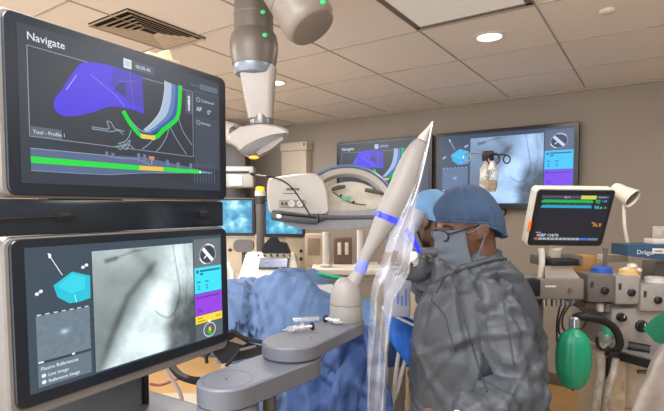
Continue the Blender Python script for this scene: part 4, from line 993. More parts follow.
# ------------------------------------------------------------------ people
M_skin = mat('skin_brown', (98, 70, 54), .5, var=.08, scale=25)
M_gown = mat('gown_grey', (66, 71, 77), .5, var=.05, scale=7, bump=.12, bscale=90)
M_gownb = mat('gown_blue_grey', (98, 122, 150), .8, var=.05, scale=7, bump=.12, bscale=90)
M_mask = mat('mask_grey_blue', (96, 106, 120), .8, var=.04)
M_cap = mat('cap_blue', (50, 74, 104), .75, var=.08, scale=14)
M_cap_lit = mat('cap_blue_lit', (98, 142, 182), .75, var=.08, scale=14)  # blue light falling on this cap is put into its colour
M_scrub = mat('scrub_blue', (60, 84, 110), .8)
M_glove = mat('glove_white', (214, 212, 206), .5)
def limb(mb, pts, radii, n=16): mb.tube(bez(pts, 6), [v.x for v in bez([Vector((r, 0, 0)) for r in radii], 6)], n)
def hand(mb, wrist, d, up, side, sc_=1.0, curl=.5):
    """palm, four fingers of different lengths and a thumb; d points along the fingers, up is the back of the hand"""
    d = Vector(d).normalized(); up = Vector(up); up = (up-d*up.dot(d)).normalized(); s_ = d.cross(up)*side
    w_ = Vector(wrist); c_ = w_ + d*.05*sc_
    mb.loft([[tuple(w_ + d*(.0+.02*k)*sc_ + s_*(math.cos(a)*(.028+.004*k)*sc_) + up*(math.sin(a)*.014*sc_)) for a in [2*PI*i/12 for i in range(12)]] for k in range(5)])
    for k, (off, L_) in enumerate(((.028, .068), (.010, .078), (-.009, .073), (-.027, .056))):
        p = w_ + d*.075*sc_ + s_*off*sc_; q = [p]; dd = d.copy()
        for seg in (.45, .32, .23):
            dd = (dd - up*curl*.55).normalized(); p = p + dd*L_*seg*sc_; q.append(p.copy())
        mb.tube(bez(q, 3), .0085*sc_, 8)
    p = w_ + d*.025*sc_ + s_*.026*sc_; q = [p]; dd = (d*.75 + s_*.7 - up*.2).normalized()
    for L_ in (.035, .028, .02): p = p + dd*L_*sc_; q.append(p.copy()); dd = (dd + d*.3 - up*.15).normalized()
    mb.tube(bez(q, 3), .0095*sc_, 8)
def person(label, O, f, sc_, torso, arms, hands, legs, mats, fold_seed, cap_amp, glasses=True, yc=.0):
    gm, cm, mm = mats
    f = Vector(f).normalized(); up = Vector((0, 0, 1)); up = (up - f*f.z).normalized(); x_ = f.cross(up)
    H = Matrix((x_, f, up)).transposed().to_4x4(); H.translation = Vector(O); H = H @ Matrix.Diagonal((sc_, sc_, sc_, 1))
    h = lambda x, y, z: H @ Vector((x, y, z))
    mb = MB(H)
    mb.ell((0, -.012, .03), (.075, .097, .088)); mb.ell((0, .036, -.045), (.058, .060, .078)); mb.ell((0, .02, -.02), (.066, .075, .07))
    mb.ell((0, .080, .016), (.050, .020, .015)); mb.ell((0, .094, -.020), (.011, .018, .026)); mb.ell((0, .104, -.036), (.016, .016, .012))
    mb.ell((0, .088, -.072), (.026, .014, .009)); mb.ell((0, .086, -.084), (.022, .014, .008)); mb.ell((0, .082, -.108), (.024, .020, .018))
    for s_ in (-1, 1):
        mb.ell((s_*.045, .060, -.035), (.022, .024, .022))
        mb.ell((s_*.077, -.012, -.012), (.010, .026, .034)); mb.ell((s_*.073, -.004, -.034), (.009, .012, .014))
    mb.M = ID
    t0 = torso[0]; nb = Vector(((P(t0[1], t0[0], t0[4]).x+P(t0[2], t0[0], t0[4]).x)/2, t0[4], P(0, t0[0]+14, t0[4]).z))
    limb(mb, [h(0, -.035, -.02), h(0, -.03, -.10), nb], [.058*sc_, .056, .075])
    for (v, u0, u1, hd, d) in torso[1:]:
        a, b = P(u0, v, d), P(u1, v, d); mb.ell(((a.x+b.x)/2, d, a.z-.03), ((b.x-a.x)*.33, hd*.72, .11))
    for pts, rad in arms: limb(mb, pts, [r*.55 for r in rad])
    for hd in hands: hand(mb, *hd)
    for a, b, c in legs: limb(mb, [a, b, c], [.085, .06, .042])
    body = mb.build('person', M_skin, None, origin=(nb.x, nb.y, 0)); remesh(body, .0075, 4)
    tag(body, label, 'person')
    # eyes with dark irises
    for s_ in (-1, 1):
        mb = MB(H); mb.ell((s_*.031, .079, -.006), (.0125, .012, .0105)); e = mb.build('eye', mat('eye_white', (226, 222, 216), .2), body)
        mb = MB(H); mb.ell((s_*.031, .0885, -.006), (.0055, .0035, .0055)); mb.build('iris', mat('iris_brown', (40, 26, 18), .2), e)
        mb = MB(H); limb(mb, [(s_*.014, .090, .020), (s_*.032, .091, .026), (s_*.052, .076, .020)], [.003, .004, .002], 8); mb.build('eyebrow', mat('brow_dark', (34, 26, 24), .8), body)
    # bouffant cap
    def capf(i, j):
        a = 2*PI*i; ca, sa = math.cos(a), math.sin(a)
        rim = .028 + .0*ca; front = sa                       # sa = +1 is the forehead
        zr = .008 + .035*front if front > 0 else .008 + .082*front
        e = j*PI/2                                           # 0 at the rim, 90 degrees at the crown
        puff = .012*math.sin(PI*min(1, j*1.15))
        ple = cap_amp*(math.sin(a*17+3*noise.noise(Vector((ca*2, sa*2, 1))))*math.exp(-j*3.2) + 1.1*noise.noise(Vector((ca*3.2, sa*3.2, j*4+fold_seed))))
        rx, ry = .083+puff+ple, .106+puff+ple
        k = math.cos(e)**.72 if j < 1 else 0
        return (rx*ca*k, -.018 + ry*sa*k, zr*(1-math.sin(e)) + (.132 + .6*ple)*math.sin(e))
    mb = MB(H); mb.grid(capf, 96, 26); cap = mb.build('cap', cm, body, smooth=2.5); cap.modifiers.new('thick', 'SOLIDIFY').thickness = .003
    mb = MB(H); mb.tube([Vector(capf(k/48, 0.0)) for k in range(49)], .0045, 8); mb.build('elastic_band', cm, cap)
    # pleated mask
    def maskf(i, j):
        a = (i-.5)*2*math.radians(78); z = .002 - .138*j + .012*math.cos(a)*(1-j)
        ple = .0028*math.sin(j*PI*7) * math.cos(a)**2
        prof = .062 + .040*math.sin(PI*min(1, .18+j*.72)) - .010*j
        y = .018 + (prof+ple)*math.cos(a)**.8 + (.012*math.exp(-(a/.3)**2) if j < .5 else 0)*(1-j)
        return ((.074-.010*j)*math.sin(a), y, z)
    mb = MB(H); mb.grid(maskf, 36, 40); mk = mb.build('face_mask', mm, body, smooth=2.5); mk.modifiers.new('thick', 'SOLIDIFY').thickness = .002
    for s_ in (-1, 1):
        for zz_, j in ((-.005, .08), (-.105, .85)):
            p = maskf(.5+.5*s_, j)
            mb = MB(H); mb.tube(bez([p, (s_*.082, .02, zz_*.7-.004), (s_*.084, -.012, .006 if j < .5 else -.03), (s_*.080, -.034, -.006)], 4), .0018, 6); mb.build('ear_loop', mm, mk)
    if glasses:
        g0 = MB(H); g0.tube([(-.012, .106, .002), (0, .110, .006), (.012, .106, .002)], .002, 6); gl = g0.build('glasses', M_blk, body)
        for s_ in (-1, 1):
            mb = MB(H); mb.tube([(s_*(.034+.023*math.cos(a)), .104-.006*abs(math.cos(a)), -.004+.017*math.sin(a)) for a in [2*PI*k/20 for k in range(21)]], .0024, 6); mb.build('rim', M_blk, gl)
            mb = MB(H); mb.loft([[(s_*(.034+.022*math.cos(a)), yy, -.004+.016*math.sin(a)) for a in [2*PI*k/20 for k in range(20)]] for yy in (.1005, .1022)]); mb.build('lens', clear_mat('lens_clear', white=.05, gloss=.25), gl)
            mb = MB(H); mb.tube([(s_*.057, .098, .002), (s_*.078, .04, .004), (s_*.082, -.01, .006), (s_*.080, -.03, -.012)], .0025, 6); mb.build('temple', M_blk, gl)
    # gown: torso, then each sleeve
    rings = []
    for (v, u0, u1, hd, d) in torso:
        a, b = P(u0, v, d), P(u1, v, d); cx = (a.x+b.x)/2; hw = (b.x-a.x)/2
        rings.append([Vector((cx+hw*(abs(math.cos(t_))**.8)*math.copysign(1, math.cos(t_)), d+hd*(abs(math.sin(t_))**.8)*math.copysign(1, math.sin(t_)), a.z)) for t_ in [2*PI*k/40 for k in range(40)]])
    cols = [bez([r[k] for r in rings], 7) for k in range(len(rings[0]))]
    dense = [[c[k] for c in cols] for k in range(len(cols[0]))]
    mb = MB(); mb.loft(dense); g_ = mb.build('gown', gm, None, frame=ID); 
    remesh(g_, .0085, 6, folds(.007, 3.6, (1.2, 1.2, .7), fold_seed)); creases(g_, 110, .013, .026, .32, int(fold_seed))
    g_.data.transform(ROOTM[body.name].inverted() @ VF @ ROOTM[g_.name]); g_.parent = body; g_.matrix_world = ROOTM[body.name] if False else g_.matrix_world; g_.matrix_parent_inverse = ID; g_.matrix_basis = ID
    for k, (pts, rad) in enumerate(arms):
        mb = MB(); limb(mb, pts, rad, 24); sl_ = mb.build('sleeve', gm, None, frame=ID)
        remesh(sl_, .0075, 6, folds(.004, 5.0, (1, 1, 1), fold_seed+5+k)); creases(sl_, 44, .010, .022, .24, int(fold_seed)+k, .2)
        sl_.data.transform(ROOTM[body.name].inverted() @ VF @ ROOTM[sl_.name]); sl_.parent = body; sl_.matrix_parent_inverse = ID; sl_.matrix_basis = ID
        p, q = pts[-2], pts[-1]; dv = (q-p).normalized(); mb = MB(); mb.tube([q-dv*.01, q+dv*.03], [rad[-1]*.72, rad[-1]*.62], 16); mb.build('cuff', M_glove, body)
    a = P(torso[0][1], torso[0][0], torso[0][4]); b = P(torso[0][2], torso[0][0], torso[0][4])
    mb = MB(); hw = (b.x-a.x)/2
    mb.tube(bez([((a.x+b.x)/2+hw*1.02*math.cos(t_), torso[0][4]+torso[0][3]*1.02*math.sin(t_), a.z-.004-.016*math.cos(t_+2.6)) for t_ in [2*PI*k/12 for k in range(13)]], 4), .011, 8); mb.build('collar', gm, body)
    for k, (a, b, c) in enumerate(legs):
        mb = MB(); limb(mb, [a, b, c], [.10, .075, .07]); mb.build('trouser_leg', M_scrub, body)
        fo = Vector((f.x, f.y, 0)).normalized(); c = Vector(c)
        mb = MB(basis((c.x, c.y, 0), Vector((0, 0, 1)).cross(fo)*-1)); mb.loft([[(x*.045*w1, y0+.0, z*zz1) for x, z in ((1, 0), (1, .7), (.6, 1), (-.6, 1), (-1, .7), (-1, 0))] for y0, w1, zz1 in ((-.08, .7, .06), (-.05, .95, .075), (.04, 1, .07), (.12, 1, .05), (.165, .75, .035), (.18, .4, .02))]); mb.build('shoe', M_dgrey, body)
    body['_'] = 0; del body['_']
    return body
def on_surface(root, names, pix, lift=.0):
    """points where the sight lines through pix meet the child meshes of root"""
    from mathutils.bvhtree import BVHTree
    Mi = VF.inverted() @ ROOTM[root.name]; V_, F_ = [], []
    for ch in root.children:
        if ch.name.split('.')[0] in names:
            n0 = len(V_); V_ += [Mi @ v.co for v in ch.data.vertices]; F_ += [[n0+i for i in p.vertices] for p in ch.data.polygons]
    T = BVHTree.FromPolygons(V_, F_); out = []; eye = Vector((0, 0, HC))
    for u, v in pix:
        d = (P(u, v, 1.0)-eye).normalized(); h = T.ray_cast(eye, d)
        if h[0] is not None: out.append(h[0] - d*lift)
    return out
V3 = Vector
hx = P(478, 300, 1.8).x
doctor = person('person in grey gown, blue bouffant cap, glasses and face mask, bowing over the patient', P(466, 226, 1.72), (-.95, -.24, -.26), 1.08,
       [(254, 447, 498, .088, 1.77), (263, 438, 509, .13, 1.79), (275, 433, 519, .165, 1.8), (292, 427, 528, .185, 1.8), (312, 420, 533, .195, 1.8), (340, 415, 536, .2, 1.8), (380, 415, 538, .2, 1.8), (430, 414, 538, .2, 1.8), (520, 410, 542, .22, 1.8)],
       [([P(486, 279, 1.69), P(497, 312, 1.63), P(510, 352, 1.58), P(523, 386, 1.55), P(500, 404, 1.50), P(462, 420, 1.44)], [.068, .082, .082, .080, .072, .050]),
        ([P(448, 286, 1.92), P(437, 288, 1.94), P(425, 275, 1.91), P(415, 261, 1.86)], [.07, .056, .048, .040])],
       [(P(450, 424, 1.42), (-.9, .3, .1), (0, -.2, 1), 1), (P(414.5, 260, 1.86), (-.75, -.2, .1), (0, -.6, .7), -1)],
       [(V3((hx-.02, 1.70, .85)), V3((hx-.03, 1.68, .45)), V3((hx, 1.70, .09))), (V3((hx-.02, 1.90, .85)), V3((hx-.03, 1.9, .45)), V3((hx, 1.92, .09)))],
       (M_gown, M_cap, M_mask), 2.0, .0045)
def lerp_px(pts, n=8): return [(p.x, p.y) for p in bez([Vector((u, v, 0)) for u, v in pts], n)]
M_gseam = mat('gown_seam', (56, 60, 66), .6)
for pts, r in ((((456, 286), (463, 316), (474, 352), (487, 392)), .0035), (((497, 272), (503, 300), (509, 335), (514, 366)), .0035), (((431, 300), (444, 315), (449, 332), (456, 352)), .003)):
    q_ = on_surface(doctor, ('gown', 'sleeve'), lerp_px(pts)); mb = MB(); mb.tube(q_, r, 8); mb.build('seam', M_gseam, doctor)
q_ = on_surface(doctor, ('gown', 'sleeve'), lerp_px(((436, 292), (443, 279), (456, 270), (474, 264), (494, 259), (508, 259))), .0)
mb = MB(); mb.tube(q_, [.006+.006*math.sin(PI*k/(len(q_)-1)) for k in range(len(q_))], 10); mb.build('collar_fold', M_gown, doctor)
hx2 = P(478, 300, 2.47).x
person('person in a blue cap brightened by blue light, standing behind the bowed masked person', P(430, 219, 2.34), (-.7, .6, -.3), 1.05,
       [(250, 424, 470, .085, 2.40), (258, 424, 496, .12, 2.44), (270, 432, 508, .14, 2.48), (290, 438, 507, .14, 2.49), (320, 440, 507, .14, 2.50), (370, 440, 507, .14, 2.50), (450, 438, 507, .15, 2.50)],
       [([P(492, 275, 2.34), P(500, 305, 2.30), P(498, 340, 2.2), P(470, 350, 2.47)], [.06, .07, .065, .045]),
        ([P(462, 275, 2.60), P(466, 305, 2.67), P(470, 335, 2.67), P(462, 345, 2.70)], [.06, .065, .06, .045])],
       [(P(471, 350, 2.46), (-.8, .6, .1), (0, -.2, 1), 1), (P(463, 345, 2.71), (-.8, .4, .1), (0, -.2, 1), -1)],
       [(V3((hx2, 2.37, .85)), V3((hx2-.02, 2.36, .45)), V3((hx2, 2.38, .09))), (V3((hx2, 2.55, .85)), V3((hx2-.02, 2.55, .45)), V3((hx2, 2.57, .09)))],
       (M_gownb, M_cap_lit, M_mask), 9.0, .0055, glasses=False)

# ------------------------------------------------------------------ IV pole with hanging bag (in front of the right television)
DI = 2.9
pc = P(488, 155, DI)
t = thing('iv_pole', 'thin pole with curled hooks in front of the x-ray television', 'iv pole', (pc.x, DI, 0))
mb = MB(); mb.cyl((pc.x, DI, .05), (pc.x, DI, pc.z-.02), .010, n=14); mb.build('pole', mat('pole_brown', (96, 84, 70), .3, metal=.5), t)
mb = MB(); a, b = P(483, 151, DI), P(493, 161, DI); mb.box((pc.x, DI, (a.z+b.z)/2), (b.x-a.x, .05, a.z-b.z), bev=.008); mb.build('hub', M_blk, t)
for pts, c in ((((484, 154), (474, 153), (464, 154)), M_silver), (((493, 155), (502, 154.5), (510, 155.5)), M_blk)):
    last = pts[-1]; sgn = 1 if last[0] > 488 else -1
    loop = [(last[0] - sgn*3.2 + sgn*3.4*math.cos(t_), last[1]+3.8 - 4.0*math.sin(t_)) for t_ in [PI*.5 - 2*PI*k/10*.92 for k in range(11)]]
    mb = MB(); mb.tube(bez([P(u, v, DI) for u, v in list(pts[:-1])+loop], 4), .0042, 8); mb.build('hook', c, t)
for sgn in (-1, 1):
    mb = MB(); mb.tube(bez([Vector((pc.x, DI-.02, pc.z-.01)), Vector((pc.x+sgn*.02, DI-.09, pc.z)), Vector((pc.x+sgn*.035, DI-.10, pc.z-.04)), Vector((pc.x+sgn*.02, DI-.09, pc.z-.06))], 5), .0042, 8); mb.build('hook', M_blk, t)
mb = MB()
for k in range(5):
    a = 2*PI*k/5; mb.tube([(pc.x, DI, .07), (pc.x+.26*math.cos(a), DI+.26*math.sin(a), .03)], [.018, .012], 8)
mb.build('base', M_silver, t)
ag = P(490, 161, DI-.06); bg_ = P(490, 192, DI-.06)
def bagz(i, j):
    a = 2*PI*i; hw = (.030 + .025*sst(0, .3, j) - .008*sst(.85, 1, j)); th = .006+.020*math.sin(PI*min(1, .1+j*.8))
    return (ag.x + hw*math.cos(a) - .012*j, DI-.06 + th*math.sin(a) + .004*noise.noise(Vector((i*8, j*5, 1))), ag.z + (bg_.z-ag.z)*j)
t = thing('iv_bag', 'clear fluid bag hanging from the hooks in front of the television', 'iv bag', (ag.x, DI-.06, bg_.z))
mb = MB(); mb.grid(bagz, 32, 20); mb.build('bag', clear_mat('bag_clear', col=(230, 220, 200), white=.34, gloss=.3), t, smooth=2.5)
mb = MB(); mb.loft([[tuple(Vector(bagz(i/16, j))+Vector((0, .0, 0))) for i in range(16)] for j in (.62, .8, .97)]); mb.build('fluid_label', mat('bag_label', (176, 160, 136), .6, var=.18, scale=40), t)
mb = MB(); mb.tube([P(489, 192, DI-.06), P(487, 200, DI-.06), P(487, 230, DI-.05), P(489, 300, DI-.05)], .005, 8); mb.build('drip_tube', mat('drip_tan', (170, 150, 120), .4), t)
mb = MB(); mb.tube([P(488, 158, DI-.08), P(490, 162, DI-.06)], .004, 6); mb.build('hanger', M_off, t)
mb = MB(); p = PW(501, 210, WY-.03); mb.tube(bez([p+Vector((-.06, 0, .03)), p+Vector((-.05, -.01, -.035)), p+Vector((0, -.01, -.06)), p+Vector((.04, 0, -.03)), p+Vector((.02, .02, .02))], 5), .008, 8); o = mb.build('power_cord', M_blk, None, frame=ID); tag(o, 'short black cord looping below the x-ray television', 'cord')

# ------------------------------------------------------------------ anaesthesia machine at the right
M_mach = mat('machine_grey', (150, 144, 138), .45)
M_machd = mat('machine_dark_grey', (104, 98, 94), .5)
M_tan = mat('machine_tan', (186, 172, 152), .5)
DA = 2.35
ms = DA/F
x0, x1 = P(598, 300, DA).x, P(690, 300, DA).x
ana = thing('anaesthesia_machine', 'grey anaesthesia machine with vaporisers, dials and drawers', 'anaesthesia machine', ((x0+x1)/2, DA+.2, 0))
def pbox(mb, u0, v0, u1, v1, d, dep, bev=.006):
    a, b = P(u0, v0, d), P(u1, v1, d); mb.box(((a.x+b.x)/2, d+dep/2, (a.z+b.z)/2), (b.x-a.x, dep, a.z-b.z), bev=bev); return mb
pbox(MB(), 612, 308, 700, 352, DA, .4, .012).build('control_body', M_mach, ana)
mb = MB(); a = P(618, 352, DA+.04); b = P(700, 352, DA+.04); mb.box(((a.x+b.x)/2, DA+.24, (a.z-.06+.12)/2), (b.x-a.x, .36, a.z-.18), bev=.01); mb.build('drawer_body', M_tan, ana)
for k in range(3):
    zt_ = a.z-.05-.24*k; mb = MB(); mb.box(((a.x+b.x)/2+.01, DA+.05, zt_-.11), (b.x-a.x-.05, .02, .21), bev=.005); d0 = mb.build('drawer', M_tan, ana)
    mb = MB(); mb.box(((a.x+b.x)/2-.05, DA+.033, zt_-.05), (.12, .016, .018), bev=.004); mb.build('handle', M_machd, d0)
for k in (0, 1):
    mb = MB(); xx = a.x+.06+k*.3; mb.cyl((xx-.015, DA+.2, .045), (xx+.015, DA+.2, .045), .044); mb.box((xx, DA+.2, .09), (.04, .04, .07)); mb.build('caster', M_blk, ana)
# black work shelf sloping in the picture
mb = MB(); p = [P(613, 340, DA-.08), P(700, 372, DA-.36), P(700, 352, DA+.02), P(622, 348, DA+.02)]; zs = P(640, 352, DA-.1).z
mb.loft([[(q.x, q.y, z) for q in (P(612, 345, DA-.06), P(690, 345, DA-.34), P(700, 345, DA+.02), P(618, 345, DA+.02))] for z in (zs-.045, zs-.006)]); mb.build('work_shelf', M_rub, ana)
mb = MB(); mb.loft([[(q.x, q.y, z) for q in (P(613, 345, DA-.05), P(690, 345, DA-.33), P(700, 345, DA+.02), P(619, 345, DA+.02))] for z in (zs-.006, zs)]); mb.build('shelf_top', mat('shelf_grey', (132, 126, 122), .4), ana)
for u, v, r in ((620.5, 317, .022), (641, 326, .03), (655, 322, .018)):
    c_ = P(u, v, DA-.001); mb = MB(); mb.lathe([(0, 0), (r, 0), (r, .012), (r*.8, .016), (r*.75, .032), (0, .034)], c_+Vector((0, .004, 0)), (0, -1, 0), n=28); k_ = mb.build('dial', M_blk, ana)
    mb = MB(); mb.box(c_+Vector((0, -.031, r*.4)), (.004, .004, r*.6)); mb.build('pointer', M_off, k_)
mb = MB(); mb.tube([P(628, 346, DA-.05), P(650, 350, DA-.10)], .024, 14); mb.build('handrail', M_blk, ana)
# upper deck
pbox(MB(), 585, 303, 700, 309, DA+.02, .3, .006).build('deck_rail', M_machd, ana)
def vaporiser(u0, v0, u1, v1, topcol, capname, label):
    d = DA - .03
    mb = pbox(MB(), u0, v0, u1, v1, d, .13, .014); o = mb.build('vaporiser', M_machd if capname == 'blue' else M_mach, ana); o['label'] = label
    w_ = u1-u0
    c_ = P((u0+u1)/2, v0+1, d+.065); r = w_*.36*ms
    mb = MB(); mb.lathe([(r*1.1, -.0), (r*1.1, .018), (r, .02), (r, .036), (r*.7, .044), (0, .045)], c_, n=28); mb.build('control_wheel', topcol, o)
    mb = MB(); mb.lathe([(r*1.18, 0), (r*1.18, .012), (r*1.1, .012)], c_, n=28); mb.build('wheel_ring', M_off, o)
    c2 = P((u0+u1)/2+3, (v0+v1)/2+2, d); mb = MB(); mb.lathe([(0, 0), (.018, 0), (.018, .01), (.010, .016), (0, .016)], c2, (0, -1, 0), n=20); mb.build('filler_cap', M_blk, o)
    mb = MB(); c3 = P(u0+4, (v0+v1)/2-4, d-.001); mb.box(c3, (.012, .006, .03)); mb.build('level_glass', mat('level_window', (60, 56, 54), .3), o)
    return o
vaporiser(588, 274, 615, 303, mat('vap_blue', (46, 88, 170), .4), 'blue', 'grey vaporiser with blue top wheel')
vaporiser(616, 276, 640, 305, mat('vap_cream', (214, 180, 120), .5), 'cream', 'grey vaporiser with yellow and cream top')
vaporiser(641, 284, 668, 312, M_off, 'grey', 'grey unit with round dial')
for k, (u, v, r) in enumerate(((626, 270, .02), (632, 266, .024), (638, 270, .018))):
    mb = MB(); mb.ell(P(u, v, DA+.03), (r, r, r*.7), n=14, m=8); mb.build('cream_cap', M_cream, ana)
# lower drop cylinders below the deck
for u in (600, 607):
    mb = MB(); a, b = P(u, 303, DA+.02), P(u, 311, DA+.02); mb.cyl(a, b, .017, n=16); mb.build('gas_inlet', M_off if u == 600 else M_machd, ana)
pbox(MB(), 605, 248, 606.5, 303, DA+.1, .02, .002).build('rear_rod', M_machd, ana); pbox(MB(), 656, 262, 700, 284, DA+.14, .12, .01).build('rear_frame', M_machd, ana)
# blue top shelf with white lettering
mb = MB(); a, b = P(628, 245, DA+.0), P(700, 264, DA+.0)
mb.hexa([(a.x, DA, P(628, 256, DA).z), (b.x, DA-.05, P(700, 264, DA).z), (b.x, DA+.14, P(700, 264, DA).z), (a.x, DA+.14, P(628, 256, DA).z), (a.x, DA, a.z), (b.x, DA-.05, P(700, 244, DA).z), (b.x, DA+.14, P(700, 244, DA).z), (a.x, DA+.14, a.z)])
ts = mb.build('top_shelf', mat('shelf_blue', (44, 76, 104), .45), ana)
mb = MB(); mb.text('Dräger', .030, P(636.5, 254, DA-.012)+Vector((0, -.002, 0)), xdir=(.9976, -.069, -.03), depth=.001); mb.build('lettering', mat('letter_white', (186, 196, 206), .5), ts)
mb = MB(basis(P(658, 251, DA-.022), (.9976, -.069, -.02))); mb.box((0, -.001, 0), (.055, .004, .026), bev=.002); lb_ = mb.build('white_sticker', M_off, ts)
mb = MB(basis(P(658, 251, DA-.022), (.9976, -.069, -.02))); mb.box((0, -.0032, 0), (.036, .001, .006)); mb.build('printed_line', M_machd, lb_)
mb = pbox(MB(), 655, 244.5, 672, 240, DA+.05, .1, .004) if False else pbox(MB(), 654, 239, 672, 244.4, DA+.05, .08, .004); o = mb.build('packet', M_off, None); tag(o, 'white packet lying on the blue top shelf at the picture edge', 'packet')
pv = P(658, 232, 2.6)
mb = MB(); mb.box((pv.x, WY, 0), (.01, .01, .01)); mb.bm.free()
pw_ = PW(660, 232.5, WY-.02); mb = MB(); mb.box((pw_.x, WY-.02, pw_.z), (.10, .035, .10), bev=.006); wo = mb.build('wall_switch', M_off, None, frame=ID); tag(wo, 'white switch plate on the wall above the blue shelf', 'switch')
mb = MB(); mb.box((pw_.x, WY-.04, pw_.z), (.035, .008, .05), bev=.003); mb.build('rocker', M_cream, wo, frame=ID)

# patient monitor on its bracket
DM = 2.2
mon = thing('patient_monitor', 'patient monitor with green and blue vital sign traces', 'monitor', (P(565, 250, DM+.05).x, DM+.08, P(560, 262, DM).z))
TL, TR, BR, BL = P(534, 188, DM-.07), P(616, 190, DM-.07), P(602, 246, DM+.03), P(526, 246, DM+.03)
cM = (TL+TR+BR+BL)/4
W_ = ((TR-TL).length+(BR-BL).length)/2; H_ = ((TL-BL).length+(TR-BR).length)/2
xd = ((TR-TL)+(BR-BL)); zd = ((TL-BL)+(TR-BR))
Mm = basis(cM, xd, zd)
shx = .5*((TL+TR)-(BL+BR)).dot(Vector(xd).normalized())/H_*1.0
SH = Matrix.Identity(4)
mb = slab(MB(), Mm, W_, H_, .02, .0, .05, .005); case = mb.build('case', M_cream, mon)
mb = slab(MB(), Mm @ Matrix.Translation((.004, 0, 0)), W_-.012, H_-.004, .018, -.004, .02, .003); mb.build('bezel', M_bez, case)
VS = Screen(); VS.rect(0, 0, 1, 1, (26, 32, 46), 0)
VS.rect(.02, .02, .98, .075, (84, 74, 108), 1); VS.text('08:14', (.34, .07), .05, (210, 205, 220), 2); VS.rect(.58, .015, .80, .09, (214, 220, 84), 2); VS.rect(.83, .035, .95, .055, (150, 150, 176), 2)
for k, (t_, col) in enumerate(((.135, (38, 190, 84)), (.245, (52, 170, 206)))):
    pts = [(.03+.73*i/100, t_ + .022*(math.sin(i*1.35) + .6*math.sin(i*2.7+k))) for i in range(101)]
    VS.line(pts, .028, col, 3, asp=1.4)
VS.text('92', (.80, .17), .10, (60, 226, 120), 3); VS.text('118', (.885, .15), .07, (60, 190, 235), 3); VS.text('98', (.80, .29), .10, (70, 196, 235), 3); VS.text('▲ 16', (.88, .28), .06, (90, 220, 120), 3)
VS.text('36.8', (.84, .66), .10, (230, 160, 70), 3); VS.rect(.82, .575, .865, .59, (230, 160, 70), 3)
VS.text('NIBP 124/76', (.05, .89), .085, (225, 232, 238), 3); VS.line([(.03, .80), (.10, .80)], .012, (200, 215, 225), 3)
for k in range(11): VS.rect(.02+.062*k, .915, .02+.062*k+.052, .965, (196, 92, 84) if k == 0 else (170, 180, 192), 3)
VS.rect(.70, .915, .80, .965, (60, 120, 220), 3); VS.rect(.81, .915, .97, .965, (110, 130, 160), 3)
VS.build(Mm @ Matrix.Translation((.004, -.0048, .0)), W_*.86, H_*.82, case, gain=.95)
mb = MB(Mm); mb.box((-W_/2+.004, -.002, -H_*.14), (.012, .012, .05), bev=.003); mb.build('alarm_light', mat('alarm_orange', (232, 110, 50), .4, emit=(240, 110, 40), es=.5), case)
mb = MB(); mb.tube([P(556, 246, DM+.06), P(553, 262, DM+.12)], .03, 12); mb.build('neck', M_cream, mon)
mb = MB(); mb.tube(bez([P(541, 248, DM+.05), P(542, 262, DM+.05), P(540, 280, DM+.06)], 4), .014, 10); mb.build('side_post', M_cream, mon)
mb = pbox(MB(), 540, 256, 583, 266, DM+.08, .12, .006); mb.build('bracket', M_machd, mon)
mb = pbox(MB(), 552, 259.5, 580, 266, DM-.0, .14, .006); o = mb.build('recorder', M_blk, None); tag(o, 'flat black recorder box under the patient monitor', 'recorder')
# gas supply block under the monitor
t = thing('gas_block', 'grey gas supply block with four connectors below the patient monitor', 'gas block', (P(555, 300, DM).x, DM+.05, P(555, 300, DM).z))
mb = pbox(MB(), 528, 279, 584, 299.5, DM, .16, .008); bl = mb.build('block', mat('block_grey', (124, 116, 108), .4), t)
mb = MB(); mb.loft([[tuple(P(u, v, d)) for u, v in ((545, 266), (570, 266), (581, 279), (545, 279))] for d in (DM+.02, DM+.16)]); mb.build('sloped_cover', mat('cover_silver', (176, 166, 156), .35, metal=.2), t)
mb = pbox(MB(), 526, 279, 541, 297, DM-.03, .05, .01); mb.build('display', M_bez, t)
for u in (544, 554, 563, 572):
    a, b = P(u, 299, DM+.05), P(u, 306, DM+.05); mb = MB(); mb.cyl(a, b, .014, n=14); mb.build('connector', M_silver, t)
mb = MB(); a = P(538, 299, DM+.12); mb.box((a.x, DM+.12, a.z/2+.01), (.045, .045, a.z), bev=.01); mb.box((a.x+.02, DM+.12, .03), (.12, .2, .06), bev=.02); mb.build('stand', M_machd, t)
p = P(557, 289, DM-.002); mb = MB(); mb.box((p.x-.03, DM-.001, p.z+.012), (.05, .004, .008)); mb.build('engraved_mark', M_off, bl)
mb = MB(); c_ = P(570, 290, DM); mb.lathe([(0, 0), (.010, 0), (.010, .012), (0, .012)], c_, (0, -1, 0), n=14); mb.build('knob', M_machd, t)
# boxes standing behind
mb = pbox(MB(), 583, 256, 597, 275, 2.5, .1, .004); o = mb.build('label_box', mat('orange_brown', (176, 132, 78), .6), None); tag(o, 'small orange-brown box beside the black recorder box', 'box')
mb = pbox(MB(), 597, 259, 606, 276, 2.5, .1, .004); pbox(mb, 603, 255, 628, 262, 2.52, .06, .004); o = mb.build('tan_box', M_tan, None); tag(o, 'tan box behind the blue-topped vaporiser', 'box')

